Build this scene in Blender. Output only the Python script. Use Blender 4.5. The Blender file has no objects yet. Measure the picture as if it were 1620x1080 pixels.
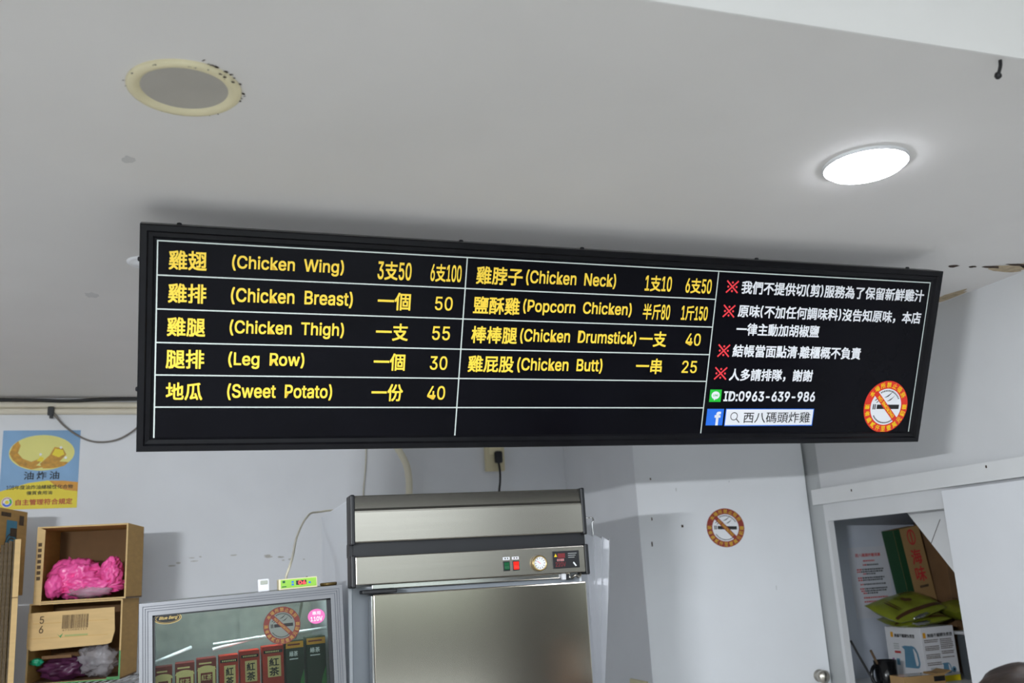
import bpy, bmesh, math, random
from mathutils import Vector, Matrix, Euler, noise
random.seed(7)
SC = bpy.context.scene
COL = SC.collection
PI = math.pi

# ------------------------------------------------------------------ camera
cam_d = bpy.data.cameras.new('camera')
cam = bpy.data.objects.new('camera', cam_d); COL.objects.link(cam); SC.camera = cam
yaw, pitch, roll = 0.339236811, 0.238517432, -0.057917501
FPX = 1497.75
f_ = Vector((math.sin(yaw)*math.cos(pitch), math.cos(yaw)*math.cos(pitch), math.sin(pitch)))
r0_ = Vector((math.cos(yaw), -math.sin(yaw), 0)); u0_ = r0_.cross(f_)
r_ = r0_*math.cos(roll) + u0_*math.sin(roll); u_ = r_.cross(f_)
CAM = Vector((0, 0, 1.6))
cam.matrix_world = Matrix(((r_.x, u_.x, -f_.x, CAM.x), (r_.y, u_.y, -f_.y, CAM.y), (r_.z, u_.z, -f_.z, CAM.z), (0, 0, 0, 1)))
cam_d.sensor_width = 36.0
cam_d.lens = FPX/1620*36
cam_d.clip_start = 0.05
cam_d.dof.use_dof = True
cam_d.dof.focus_distance = 2.75
cam_d.dof.aperture_fstop = 3.5

# ------------------------------------------------------------------ world and exposure
def lin(c):
    return tuple(((x/255)/12.92 if x/255 <= 0.04045 else ((x/255+0.055)/1.055)**2.4) for x in c)
W = bpy.data.worlds.new('street_daylight'); SC.world = W; W.use_nodes = True
wn = W.node_tree.nodes; wl = W.node_tree.links
bg = wn['Background']; bg.inputs['Strength'].default_value = 2.3
tc = wn.new('ShaderNodeTexCoord'); sep = wn.new('ShaderNodeSeparateXYZ')
mr = wn.new('ShaderNodeMapRange'); mr.inputs[1].default_value = -1; mr.inputs[2].default_value = 1
cr = wn.new('ShaderNodeValToRGB'); wl.new(tc.outputs['Generated'], sep.inputs[0]); wl.new(sep.outputs[2], mr.inputs[0])
nz = wn.new('ShaderNodeTexNoise'); nz.inputs['Scale'].default_value = 14; nz.inputs['Detail'].default_value = 6
wl.new(tc.outputs['Generated'], nz.inputs['Vector'])
ma = wn.new('ShaderNodeMath'); ma.operation = 'MULTIPLY_ADD'; ma.inputs[1].default_value = 0.05; ma.inputs[2].default_value = -0.025
wl.new(nz.outputs[0], ma.inputs[0])
ad = wn.new('ShaderNodeMath'); ad.operation = 'ADD'; wl.new(mr.outputs[0], ad.inputs[0]); wl.new(ma.outputs[0], ad.inputs[1]); wl.new(ad.outputs[0], cr.inputs[0])
el = cr.color_ramp.elements
el[0].position = 0.0; el[0].color = (0.16, 0.16, 0.16, 1)
el[1].position = 1.0; el[1].color = (0.85, 0.95, 1.0, 1)
for pos, c in ((0.49, (0.22, 0.22, 0.21, 1)), (0.51, (0.80, 0.88, 0.95, 1)), (0.60, (0.88, 0.95, 1.0, 1))):
    e = el.new(pos); e.color = c
wl.new(cr.outputs[0], bg.inputs['Color'])
SC.view_settings.view_transform = 'Standard'; SC.view_settings.look = 'None'
SC.view_settings.gamma = 1.0; SC.view_settings.use_curve_mapping = False
SC.view_settings.exposure = 0.7
SC.cycles.use_denoising = True
SC.cycles.max_bounces = 10; SC.cycles.diffuse_bounces = 6; SC.cycles.sample_clamp_indirect = 6
LAMP_E = 16.0      # ceiling downlights
BACK_E = 14.0     # unseen light added to brighten the back wall
FLOOD_W = 58.0     # floodlight outside

# ------------------------------------------------------------------ materials
MATS = {}
def mat(name, col, rough=0.6, metal=0.0, var=0.06, scale=8.0, bump=0.0, stretch=(1, 1, 1), emit=None, estr=0.0, spec=0.5, alpha=1.0, raw=False):
    if name in MATS: return MATS[name]
    m = bpy.data.materials.new(name); m.use_nodes = True; MATS[name] = m
    N = m.node_tree.nodes; L = m.node_tree.links; b = N['Principled BSDF']
    c = col if raw else lin(col)
    b.inputs['Roughness'].default_value = rough; b.inputs['Metallic'].default_value = metal
    b.inputs['Specular IOR Level'].default_value = spec
    b.inputs['Alpha'].default_value = alpha
    t = N.new('ShaderNodeTexCoord'); mp = N.new('ShaderNodeMapping'); mp.inputs['Scale'].default_value = stretch
    n = N.new('ShaderNodeTexNoise'); n.inputs['Scale'].default_value = scale; n.inputs['Detail'].default_value = 5
    L.new(t.outputs['Object'], mp.inputs[0]); L.new(mp.outputs[0], n.inputs['Vector'])
    r = N.new('ShaderNodeValToRGB'); L.new(n.outputs[0], r.inputs[0])
    r.color_ramp.elements[0].position = 0.3; r.color_ramp.elements[1].position = 0.7
    r.color_ramp.elements[0].color = tuple(x*(1-var) for x in c)+(1,)
    r.color_ramp.elements[1].color = tuple(min(1, x*(1+var)) for x in c)+(1,)
    L.new(r.outputs[0], b.inputs['Base Color'])
    if bump:
        bp = N.new('ShaderNodeBump'); bp.inputs['Strength'].default_value = bump; bp.inputs['Distance'].default_value = 0.004
        L.new(n.outputs[0], bp.inputs['Height']); L.new(bp.outputs[0], b.inputs['Normal'])
    if emit:
        b.inputs['Emission Color'].default_value = lin(emit)+(1,); b.inputs['Emission Strength'].default_value = estr
    return m
M_CEIL = mat('ceiling_paint', (226, 223, 221), 0.85, var=0.02, scale=3, bump=0.05)
M_WALL = mat('wall_paint', (224, 226, 230), 0.55, var=0.025, scale=4, bump=0.04)
M_WALLR = mat('side_wall_paint', (214, 215, 217), 0.7, var=0.02, scale=5, bump=0.05)
M_WALLD = mat('recess_shade_and_mark_grey', (186, 189, 190), 0.75, var=0.03, scale=5)  # grey for small marks, and for the shade painted on the recess strip
M_DOOR = mat('door_laminate', (226, 228, 232), 0.45, var=0.015, scale=5)
M_TRIM = mat('white_trim_paint', (222, 223, 224), 0.5, var=0.02)
M_FLOOR = mat('floor_tile', (205, 202, 197), 0.4, var=0.1, scale=3)
M_ROAD = mat('paving', (206, 205, 203), 0.8, var=0.08, scale=30)
M_FASC = mat('fascia_panel', (232, 230, 228), 0.6, var=0.01)
M_FRAME = mat('board_frame_black', (14, 14, 18), 0.28, var=0.2, scale=20, bump=0.02, spec=0.2)
M_BOARD = mat('board_print_black', (10, 10, 16), 0.22, var=0.15, scale=6, spec=0.10)
M_YEL = mat('print_yellow', (255, 216, 66), 0.5, var=0.02)
M_RED = mat('print_red', (240, 60, 70), 0.5, var=0.02)
M_WHT = mat('print_white', (232, 233, 238), 0.5, var=0.02)
M_LINE = mat('print_line_grey', (205, 214, 210), 0.5, var=0.02)
M_BLK = mat('print_black', (18, 18, 20), 0.6, var=0.05)
M_GRN = mat('icon_green', (20, 190, 50), 0.5, var=0.02)
M_BLU = mat('icon_blue', (30, 110, 225), 0.5, var=0.02)
M_STRED = mat('sticker_red', (222, 42, 24), 0.45, var=0.03)
M_STMAR = mat('sticker_faded_maroon', (140, 40, 28), 0.5, var=0.05)
M_STYEL = mat('sticker_yellow', (250, 208, 20), 0.5, var=0.03)
M_STYEL2 = mat('sticker_faded_yellow', (205, 160, 40), 0.5, var=0.05)
M_CREAM = mat('aged_cream_plastic', (232, 222, 186), 0.45, var=0.05, scale=15)
M_DIFF = mat('unlit_diffuser', (178, 174, 167), 0.5, var=0.05, scale=10)
M_LAMPW = mat('lamp_ring_white', (235, 236, 240), 0.4, var=0.01)
M_LAMP = mat('lamp_lit', (255, 255, 255), 0.5, emit=(245, 248, 255), estr=LAMP_E, var=0.0)
M_DIRT = mat('dirt', (62, 44, 34), 0.9, var=0.3, scale=60)
M_STAIN = mat('damp_stain', (182, 164, 136), 0.9, var=0.25, scale=40)
M_STEEL = mat('brushed_steel', (0.33, 0.312, 0.275), 0.26, 1.0, var=0.03, scale=4, stretch=(0.6, 0.6, 25), raw=True)
M_STEELD = mat('brushed_steel_door', (0.46, 0.43, 0.37), 0.17, 1.0, var=0.02, scale=4, stretch=(20, 20, 0.6), raw=True)
M_CHROME = mat('polished_steel', (0.7, 0.7, 0.7), 0.15, 1.0, var=0.02, raw=True)
M_ALU = mat('anodised_aluminium', (0.215, 0.217, 0.23), 0.42, 1.0, var=0.04, scale=8, stretch=(1, 1, 40), raw=True)
M_BODY = mat('freezer_white_side', (222, 226, 232), 0.4, var=0.015)
M_BODYG = mat('freezer_grey_body', (150, 156, 164), 0.4, var=0.02)
M_BPL = mat('black_plastic', (24, 25, 30), 0.45, var=0.1)
M_GASK = mat('pale_gasket', (205, 206, 210), 0.5, var=0.03)
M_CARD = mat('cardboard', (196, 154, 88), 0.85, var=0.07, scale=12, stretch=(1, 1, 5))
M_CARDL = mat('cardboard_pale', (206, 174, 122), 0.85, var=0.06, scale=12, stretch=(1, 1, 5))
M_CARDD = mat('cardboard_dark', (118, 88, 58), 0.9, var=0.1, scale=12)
M_CARDE = mat('corrugated_edge', (92, 78, 60), 0.95, var=0.35, scale=120)
M_INK = mat('carton_ink', (84, 66, 48), 0.9, var=0.2, scale=60)
M_CRYSTAL = mat('clear_film', (190, 186, 190), 0.2, var=0.15, scale=20, alpha=0.45)
M_PINK = mat('pink_plastic_bag', (240, 92, 164), 0.3, var=0.10, scale=10)
M_PURP = mat('purple_bag', (78, 36, 66), 0.35, var=0.3, scale=14)
M_TEAL = mat('green_wrapper', (30, 150, 110), 0.3, var=0.2, scale=20)
M_CORD = mat('cream_cable', (196, 190, 172), 0.5, var=0.04)
M_HOSE = mat('cream_hose', (228, 222, 200), 0.5, var=0.03)
M_BCORD = mat('black_cable', (22, 22, 24), 0.5, var=0.1)
M_PIPE = mat('conduit_cream', (224, 216, 198), 0.5, var=0.04)
M_BAGW = mat('milky_plastic', (214, 215, 220), 0.6, var=0.03)
M_INSIDE = mat('fridge_liner', (150, 154, 152), 0.5, var=0.03)
M_TEAR = mat('tea_box_red', (188, 46, 24), 0.5, var=0.05)
M_TEAB = mat('tea_box_brown', (120, 32, 26), 0.5, var=0.08)
M_TEAC = mat('tea_box_cream', (226, 204, 140), 0.5, var=0.05)
M_TEAG = mat('tea_box_dark_green', (12, 44, 30), 0.45, var=0.2)
M_LEAF = mat('tea_box_leaf_green', (52, 130, 60), 0.5, var=0.25, scale=30)
M_ORA = mat('tea_box_orange', (228, 164, 40), 0.5, var=0.05)
M_LIME = mat('controller_lime', (150, 205, 70), 0.45, var=0.03)
M_LEDR = mat('led_red', (255, 40, 40), 0.5, emit=(255, 60, 60), estr=2.2, var=0.0)
M_SWR = mat('switch_red_lit', (200, 20, 16), 0.3, emit=(255, 30, 16), estr=0.9, var=0.1, scale=80)
M_SWG = mat('switch_green', (10, 92, 54), 0.3, var=0.1)
M_BRASS = mat('brass', (0.60, 0.44, 0.20), 0.3, 1.0, var=0.05, raw=True)
M_NICK = mat('satin_nickel', (0.55, 0.52, 0.46), 0.28, 1.0, var=0.05, raw=True)
M_DIM = mat('dim_red_print', (120, 34, 40), 0.5, var=0.05)
M_SKYB = mat('poster_blue', (126, 168, 208), 0.5, var=0.12, scale=4)
M_PYEL = mat('poster_yellow', (236, 214, 30), 0.5, var=0.04)
M_PORA = mat('poster_orange', (214, 150, 28), 0.5, var=0.12, scale=20)
M_OIL = mat('poster_pale_oil', (226, 220, 126), 0.5, var=0.04)
M_OILG = mat('poster_gold', (196, 142, 24), 0.5, var=0.3, scale=40)
M_PRED = mat('poster_crimson', (186, 50, 50), 0.6, var=0.05)
M_PAPER = mat('laminated_paper', (196, 198, 206), 0.35, var=0.02)
M_KETT = mat('kettle_box_white', (226, 226, 230), 0.45, var=0.02)
M_KBLU = mat('kettle_picture_blue', (96, 142, 170), 0.5, var=0.08, scale=12)
M_SNG = mat('snack_bag_lime', (126, 134, 40), 0.3, var=0.15, scale=10)
M_SNB = mat('snack_bag_brown', (74, 48, 30), 0.3, var=0.2)
M_SILV = mat('foil_silver', (0.8, 0.8, 0.8), 0.18, 1.0, var=0.1, raw=True)
M_CGRN = mat('carton_green', (14, 62, 32), 0.7, var=0.12)
M_TUB = mat('grey_tub', (86, 92, 96), 0.35, var=0.08)
M_MUG = mat('black_mug_glaze', (14, 14, 16), 0.22, var=0.1)
M_HAIR = mat('dark_hair', (46, 36, 32), 0.45, var=0.55, scale=10, stretch=(9, 1, 1), bump=0.4)
M_SKIN = mat('skin', (214, 170, 142), 0.5, var=0.04)
M_SHIRT = mat('grey_shirt', (96, 100, 110), 0.85, var=0.08)
M_TROU = mat('dark_trousers', (38, 42, 56), 0.85, var=0.08)
M_BLUEL = mat('blue_label', (58, 140, 172), 0.6, var=0.06)
M_PINKS = mat('pink_sticker', (226, 108, 176), 0.5, var=0.04)
M_GOLD = mat('gold_print', (196, 168, 96), 0.5, var=0.05)
def glass_mat():
    m = bpy.data.materials.new('door_glass'); m.use_nodes = True; N = m.node_tree.nodes; L = m.node_tree.links
    N.remove(N['Principled BSDF']); o = N['Material Output']
    t = N.new('ShaderNodeBsdfTransparent'); t.inputs[0].default_value = (0.80, 0.86, 0.82, 1)
    g = N.new('ShaderNodeBsdfGlossy'); g.inputs['Roughness'].default_value = 0.03
    fr = N.new('ShaderNodeFresnel'); fr.inputs[0].default_value = 2.3
    mx = N.new('ShaderNodeMixShader'); L.new(fr.outputs[0], mx.inputs[0]); L.new(t.outputs[0], mx.inputs[1]); L.new(g.outputs[0], mx.inputs[2])
    L.new(mx.outputs[0], o.inputs[0]); return m
M_GLASS = glass_mat()

# ------------------------------------------------------------------ mesh helpers
_tcache = {}
FONT = None
try:                                       # the grotesque bundled with Blender, nearest to the board's lettering
    import os
    FONT = bpy.data.fonts.load(os.path.join(bpy.utils.system_resource('DATAFILES', path='fonts'), 'Inter.woff2'))
except Exception:
    FONT = None
def run_geo(s, font):
    c = bpy.data.curves.new('tmp', 'FONT'); c.body = s; c.resolution_u = 3
    if font: c.font = font
    o = bpy.data.objects.new('tmp', c); COL.objects.link(o)
    bpy.context.view_layer.update()
    me = bpy.data.meshes.new_from_object(o.evaluated_get(bpy.context.evaluated_depsgraph_get()))
    V = [v.co.copy() for v in me.vertices]; F = [tuple(p.vertices) for p in me.polygons]
    bpy.data.objects.remove(o); bpy.data.curves.remove(c); bpy.data.meshes.remove(me)
    return V, F
def text_geo(s):                           # Latin runs in the grotesque, the rest in the default face, set one after the other
    if s not in _tcache:
        runs = []
        for ch in s:
            k = ord(ch) < 0x100
            if runs and runs[-1][0] == k: runs[-1][1] += ch
            else: runs.append([k, ch])
        V = []; F = []; x = 0.0
        for k, t in runs:
            v, f = run_geo(t, FONT if k else None)
            if k and len(runs) > 1 and any(c.isdigit() or c in '()' for c in t):
                w = run_geo([r[1] for r in runs if not r[0]][0], None)[0]; lo, hi = min(q.y for q in w)+0.02, max(q.y for q in w)-0.02
                y0, y1 = min(q.y for q in v), max(q.y for q in v); ks = (hi-lo)/(y1-y0); v = [Vector((q.x*ks*(0.66 if t[0].isdigit() else 1.0), lo+(q.y-y0)*ks, 0)) for q in v]
            a = min(q.x for q in v); b = len(V)
            V += [Vector((q.x-a+x, q.y, 0)) for q in v]; F += [tuple(b+i for i in ff) for ff in f]
            x += max(q.x for q in v)-a+(0.16 if '(' in t or ')' in t else 0.10)
        _tcache[s] = (V, F)
    return _tcache[s]

class MB:
    def __init__(s): s.V = []; s.F = []; s.M = []; s.S = []; s.mats = []
    def mi(s, m):
        if m not in s.mats: s.mats.append(m)
        return s.mats.index(m)
    def add(s, V, F, m, X=None, smooth=False):
        b = len(s.V); i = s.mi(m)
        s.V += [(X @ Vector(v)) if X is not None else Vector(v) for v in V]
        for f in F: s.F.append(tuple(b+k for k in f)); s.M.append(i); s.S.append(smooth)
        return s
    def box(s, lo, hi, m, X=None, bev=0.0):
        bm = bmesh.new(); bmesh.ops.create_cube(bm, size=1)
        c = [(a+b)/2 for a, b in zip(lo, hi)]; d = [abs(b-a) for a, b in zip(lo, hi)]
        for v in bm.verts: v.co = Vector((c[0]+v.co.x*d[0], c[1]+v.co.y*d[1], c[2]+v.co.z*d[2]))
        if bev: bmesh.ops.bevel(bm, geom=bm.edges[:], offset=min(bev, min(d)*0.45), segments=2, affect='EDGES', profile=0.5)
        bm.verts.index_update()
        s.add([v.co.copy() for v in bm.verts], [tuple(v.index for v in f.verts) for f in bm.faces], m, X, False); bm.free(); return s
    def poly(s, pts, m, X=None): return s.add(pts, [tuple(range(len(pts)))], m, X)
    def rect(s, x0, x1, y0, y1, z, m, X=None): return s.poly([(x0, y0, z), (x1, y0, z), (x1, y1, z), (x0, y1, z)], m, X)
    def prism(s, pts, z0, z1, m, X=None):
        n = len(pts); V = [(x, y, z0) for x, y in pts]+[(x, y, z1) for x, y in pts]
        F = [tuple(range(n))[::-1], tuple(range(n, 2*n))]+[(i, (i+1) % n, n+(i+1) % n, n+i) for i in range(n)]
        return s.add(V, F, m, X)
    def ring(s, c, r0, r1, z, m, X=None, n=56, sx=1, sy=1, a0=0, a1=2*PI):
        V = []; F = []
        for i in range(n+1):
            a = a0+(a1-a0)*i/n; V += [(c[0]+r0*sx*math.cos(a), c[1]+r0*sy*math.sin(a), z), (c[0]+r1*sx*math.cos(a), c[1]+r1*sy*math.sin(a), z)]
        for i in range(n): F.append((2*i, 2*i+1, 2*i+3, 2*i+2))
        return s.add(V, F, m, X)
    def disc(s, c, r, z, m, X=None, n=48, sx=1, sy=1): return s.poly([(c[0]+r*sx*math.cos(2*PI*i/n), c[1]+r*sy*math.sin(2*PI*i/n), z) for i in range(n)], m, X)
    def lathe(s, prof, m, X=None, n=48):
        V = []; F = []; k = len(prof)
        for i in range(n):
            a = 2*PI*i/n; V += [(r*math.cos(a), r*math.sin(a), z) for r, z in prof]
        for i in range(n):
            j = (i+1) % n
            for q in range(k-1): F.append((i*k+q, j*k+q, j*k+q+1, i*k+q+1))
        return s.add(V, F, m, X, True)
    def tube(s, pts, r, m, X=None, n=10, smooth_path=True, cap=True):
        P = [Vector(p) for p in pts]
        if smooth_path and len(P) > 2:
            Q = []
            for i in range(len(P)-1):
                a = P[max(i-1, 0)]; b = P[i]; c = P[i+1]; d = P[min(i+2, len(P)-1)]
                for t in range(6):
                    t /= 6; Q.append(0.5*((2*b)+(c-a)*t+(2*a-5*b+4*c-d)*t*t+(3*b-a-3*c+d)*t**3))
            P = Q+[P[-1]]
        V = []; F = []; up = None
        for i, p in enumerate(P):
            t = (P[min(i+1, len(P)-1)]-P[max(i-1, 0)]).normalized()
            if up is None: up = Vector((0, 0, 1)) if abs(t.z) < 0.9 else Vector((1, 0, 0))
            a = t.cross(up).normalized(); b2 = a.cross(t); up = b2
            V += [p+(a*math.cos(2*PI*k/n)+b2*math.sin(2*PI*k/n))*r for k in range(n)]
        for i in range(len(P)-1):
            for k in range(n): F.append((i*n+k, i*n+(k+1) % n, (i+1)*n+(k+1) % n, (i+1)*n+k))
        if cap: F.append(tuple(range(n))[::-1]); F.append(tuple(range((len(P)-1)*n, len(P)*n)))
        return s.add(V, F, m, X, True)
    def text(s, t, u0, u1, v0, v1, m, X=None, bold=0.02, z=0.0008, keep=False, shear=0.0):
        V, F = text_geo(t)
        xs = [v.x for v in V]; ys = [v.y for v in V]; a, b, c, d = min(xs), max(xs), min(ys), max(ys)
        kx = (u1-u0)/(b-a); ky = (v1-v0)/(d-c)
        if keep: ky = kx
        e = bold*0.62                          # heavier strokes: the same outline laid down again a stroke's width aside
        sx = (u1-u0-2*e*kx)/(u1-u0); sy = (v1-v0-2*e*ky)/(v1-v0)
        for q, (dx, dy) in enumerate(((0, 0),) if bold <= 0 else ((-e, -e), (e, -e), (-e, e), (e, e), (0, 0))):
            s.add([(u0+(e+dx)*kx+((v.x-a)*kx+shear*(v.y-c)*ky)*sx, v0+(e+dy)*ky+(v.y-c)*ky*sy, z+q*0.00003) for v in V], F, m, X)
        return s
    def blob(s, c, rad, m, seed=0, amp=0.25, freq=2.0, sub=4, X=None, fold=0.0, crease=0.0):
        bm = bmesh.new(); bmesh.ops.create_icosphere(bm, subdivisions=sub, radius=1)
        o = Vector((seed*3.1, seed*1.7, seed*5.3))
        for v in bm.verts:
            d = v.co.normalized(); q = noise.noise(d*freq+o)+0.5*noise.noise(d*freq*2.3+o)
            if fold: q += fold*(abs(noise.noise(d*freq*1.6-o))*2-0.6)
            if crease:
                w = Vector((d.x*0.7+d.z*1.5, d.y, d.z*1.3-d.x*2.0)); q += crease*(1-abs(noise.noise(w*1.5+o))*3.2)+0.4*crease*(1-abs(noise.noise(w*3.4-o))*3.2)
            v.co = d*(1+amp*q)
            v.co = Vector((c[0]+v.co.x*rad[0], c[1]+v.co.y*rad[1], c[2]+v.co.z*rad[2]))
        bm.verts.index_update()
        s.add([v.co.copy() for v in bm.verts], [tuple(v.index for v in f.verts) for f in bm.faces], m, X, True); bm.free(); return s
    def obj(s, name, parent=None, label=None, cat=None, group=None, kind=None):
        me = bpy.data.meshes.new(name); me.from_pydata([tuple(v) for v in s.V], [], s.F); me.update()
        for m in s.mats: me.materials.append(m)
        me.polygons.foreach_set('material_index', s.M); me.polygons.foreach_set('use_smooth', s.S)
        o = bpy.data.objects.new(name, me); COL.objects.link(o)
        if parent: o.parent = parent
        return tag(o, label, cat, group, kind)
def tag(o, label=None, cat=None, group=None, kind=None):
    if label: o['label'] = label
    if cat: o['category'] = cat
    if group: o['group'] = group
    if kind: o['kind'] = kind
    return o
def thing(name, label, cat, X=None, group=None, kind=None):
    o = bpy.data.objects.new(name, None); o.empty_display_size = 0.05; COL.objects.link(o)
    if X is not None: o.matrix_world = X
    return tag(o, label, cat, group, kind)
def T(x, y, z): return Matrix.Translation((x, y, z))
def Rz(d): return Matrix.Rotation(math.radians(d), 4, 'Z')
def Rx(d): return Matrix.Rotation(math.radians(d), 4, 'X')
def Ry(d): return Matrix.Rotation(math.radians(d), 4, 'Y')
def frame(o, x, y):                       # local x, y given, z = facing direction
    x = Vector(x).normalized(); y = Vector(y); y = (y-x*y.dot(x)).normalized(); z = x.cross(y)
    return Matrix(((x.x, y.x, z.x, o[0]), (x.y, y.y, z.y, o[1]), (x.z, y.z, z.z, o[2]), (0, 0, 0, 1)))
FRONT = frame((0, 0, 0), (1, 0, 0), (0, 0, 1))   # drawing plane that faces the street (-y)
def S_(name, mb, parent=None): return mb.obj(name, parent, kind='structure' if parent is None else None)

# ------------------------------------------------------------------ the setting
ZC, Y0, X0, YF = 2.545, 5.0, 2.835, 1.285
def splat(mb, cx, cy, rx, ry, m, seed, z=None, n=22, X=None):
    z = ZC-0.0012 if z is None else z
    pts = []
    for i in range(n):
        a = 2*PI*i/n; k = 1+0.5*noise.noise(Vector((math.cos(a)*1.7+seed, math.sin(a)*1.7, seed)))
        pts.append((cx+rx*k*math.cos(a), cy+ry*k*math.sin(a), z))
    mb.poly(pts if X is not None else pts[::-1], m, X)
b = MB(); b.box((-2.2, YF, ZC), (4.0, 5.2, ZC+0.12), M_CEIL)
ceiling = S_('ceiling', b)
b = MB()                                   # damp marks and specks on the ceiling paint, each its own small shape
splat(b, 2.507, 2.46, 0.020, 0.012, M_DIRT, 1); splat(b, 2.585, 2.455, 0.016, 0.010, M_DIRT, 2)
splat(b, 2.66, 2.445, 0.040, 0.012, M_DIRT, 3); splat(b, 2.75, 2.45, 0.09, 0.035, M_STAIN, 4, ZC-0.0008); splat(b, 2.79, 2.80, 0.035, 0.11, M_STAIN, 14, ZC-0.0007)
splat(b, 2.75, 2.408, 0.06, 0.009, M_DIRT, 5); splat(b, 2.80, 2.40, 0.05, 0.03, M_STAIN, 6, ZC-0.0008)
splat(b, -0.30, 3.2, 0.02, 0.03, mat('faint_mark', (205, 203, 202), 0.85), 8, ZC-0.0006); splat(b, -0.135, 2.12, 0.014, 0.02, mat('faint_mark', (205, 203, 202), 0.85), 9, ZC-0.0006)
b.obj('stain', ceiling, label='brown damp marks and specks')
b = MB(); b.box((-6, YF-0.005, ZC-0.0005), (6, YF-0.0005, 4.4), M_FASC); S_('trim_1', b)
b = MB(); b.box((-2.3, Y0, 0), (3.9, Y0+0.1, ZC), M_WALL)
rw = random.Random(11)
for k in range(26):
    x = rw.uniform(-0.05, 0.95); z = 1.74+0.03*math.sin(x*7)+rw.uniform(-.012, .012)
    if x < 0.1 or x > 0.2: splat(b, x, z, rw.uniform(.004, .02), rw.uniform(.002, .005), mat('faint_scuff', (186, 184, 178), 0.7), k, 0.0006, 12, T(0, Y0, 0) @ FRONT)
S_('wall_back', b)
b = MB(); b.box((-2.3, YF, 0), (-2.2, Y0, ZC), M_WALL); S_('wall_left', b)
b = MB(); b.box((2.0355, 4.116, 0), (2.0755, Y0, ZC), M_WALL); S_('wall_alcove', b)
# the oblique white door leaf and the strip of wall above it
DL = 0.8252; DA = -15.678
XD = T(2.0355, 4.116, 0) @ Rz(DA)
b = MB(); b.box((0, 0, 0.01), (DL, 0.035, 2.32), M_DOOR, bev=0.002)
door = S_('door_1', b); door.matrix_world = XD
kb = MB(); kb.lathe([(0.0, 0.0), (0.026, 0.0), (0.028, 0.006), (0.012, 0.012), (0.011, 0.030), (0.020, 0.036), (0.029, 0.048), (0.029, 0.058), (0.022, 0.068), (0.0, 0.070)], M_NICK, T(0.7727, 0, 1.06) @ FRONT)
kb.obj('door_handle', door, label='round brushed metal knob')
b = MB()
for (u, v, w, h) in ((0.19, 1.93, 0.004, 0.016), (0.07, 1.99, 0.006, 0.010), (0.45, 1.96, 0.004, 0.006), (0.06, 1.80, 0.005, 0.014), (0.20, 1.76, 0.010, 0.012), (0.05, 1.68, 0.006, 0.022), (0.62, 1.45, 0.003, 0.02)):
    b.rect(u, u+w, v, v+h, 0.0008, M_DIRT if w > 0.004 else M_WALLD, FRONT)
b.obj('scuff_marks', door)
b = MB(); b.box((0, 0.004, 2.325), (DL, 0.035, ZC), M_WALLR); o = S_('wall_lintel', b); o.matrix_world = XD
# right wall with the cupboard opening
b = MB()
b.box((X0, YF, 1.748), (X0+0.031, 3.79, ZC), M_WALLR)
b.box((X0, 3.7675, 0), (X0+0.031, 3.79, 1.748), M_WALLR)
b.box((X0, YF, 0), (X0+0.031, 1.9, 1.748), M_WALLR)
S_('wall_right', b)
b = MB(); b.box((X0+0.014, 3.7905, 0), (X0+0.03, Y0, ZC), M_WALLD); S_('wall_recess', b)  # darker grey paints the door leaf's shade into this strip
b = MB(); b.box((3.8, YF, 0), (3.9, Y0, ZC), M_WALL); b.box((X0+0.031, YF, 0), (3.8, YF+0.05, ZC), M_WALL); S_('wall_side', b)
b = MB()
M_CUP = mat('cupboard_shade_paint', (188, 194, 206), 0.6, var=0.03)  # greyer than the other walls, the cupboard's shade put into the colour
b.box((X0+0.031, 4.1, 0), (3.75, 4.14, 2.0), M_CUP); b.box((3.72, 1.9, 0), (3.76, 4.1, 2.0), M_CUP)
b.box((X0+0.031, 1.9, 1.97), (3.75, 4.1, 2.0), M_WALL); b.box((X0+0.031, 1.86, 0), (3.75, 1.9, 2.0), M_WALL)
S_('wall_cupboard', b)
b = MB(); b.box((X0+0.032, 1.905, 0.975), (3.715, 4.095, 1.0), M_TRIM); S_('trim_2', b)          # shelf inside the cupboard
b = MB(); b.prism([(3.45, 1.86), (3.3762, 1.7522), (3.1649, 1.504), (3.02, 1.33), (2.6, 1.0), (2.3, 1.0), (2.3, 1.86)], 2.95, 2.965, M_TRIM, Matrix(((0, 0, 1, 0), (1, 0, 0, 0), (0, 1, 0, 0), (0, 0, 0, 1))))
b.tube([(2.949, 3.262, 1.618), (2.949, 3.19, 1.712)], 0.0012, M_DIRT, n=5)
S_('trim_3', b)                                                                                  # diagonal under-stair board
b = MB(); b.box((2.795, YF+0.02, 1.8254), (X0-0.0005, 3.813, 1.896), M_TRIM, bev=0.002)
for y, z in ((3.52, 1.862), (2.75, 1.874)): b.box((2.7938, y, z), (2.7952, y+0.006, z+0.01), M_DIRT)
S_('trim_4', b)                                                                                  # track cover over the sliding door
b = MB(); b.box((2.800, 1.75, 0.02), (2.826, 3.0, 1.815), M_DOOR, bev=0.0015); S_('door_2', b)
b = MB(); b.box((-2.3, YF, -0.1), (4.0, 5.2, 0), M_FLOOR); S_('floor', b)
b = MB(); b.box((-9, -9, -0.12), (9, YF, -0.005), M_ROAD); S_('ground_street', b)
b = MB(); b.box((1.95, -1.6, 0), (2.6, -1.1, 4.4), mat('reflected_dark', (70, 66, 62), 0.5, var=0.2)); S_('pillar_added', b)  # unseen pillar added to reflect as a dark stripe in the freezer door
b = MB(); b.box((-7, -2.6, 3.7), (7, YF-0.045, 3.9), M_FASC); S_('ceiling_shade_slab', b)  # unseen slab added to shade the fascia
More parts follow.
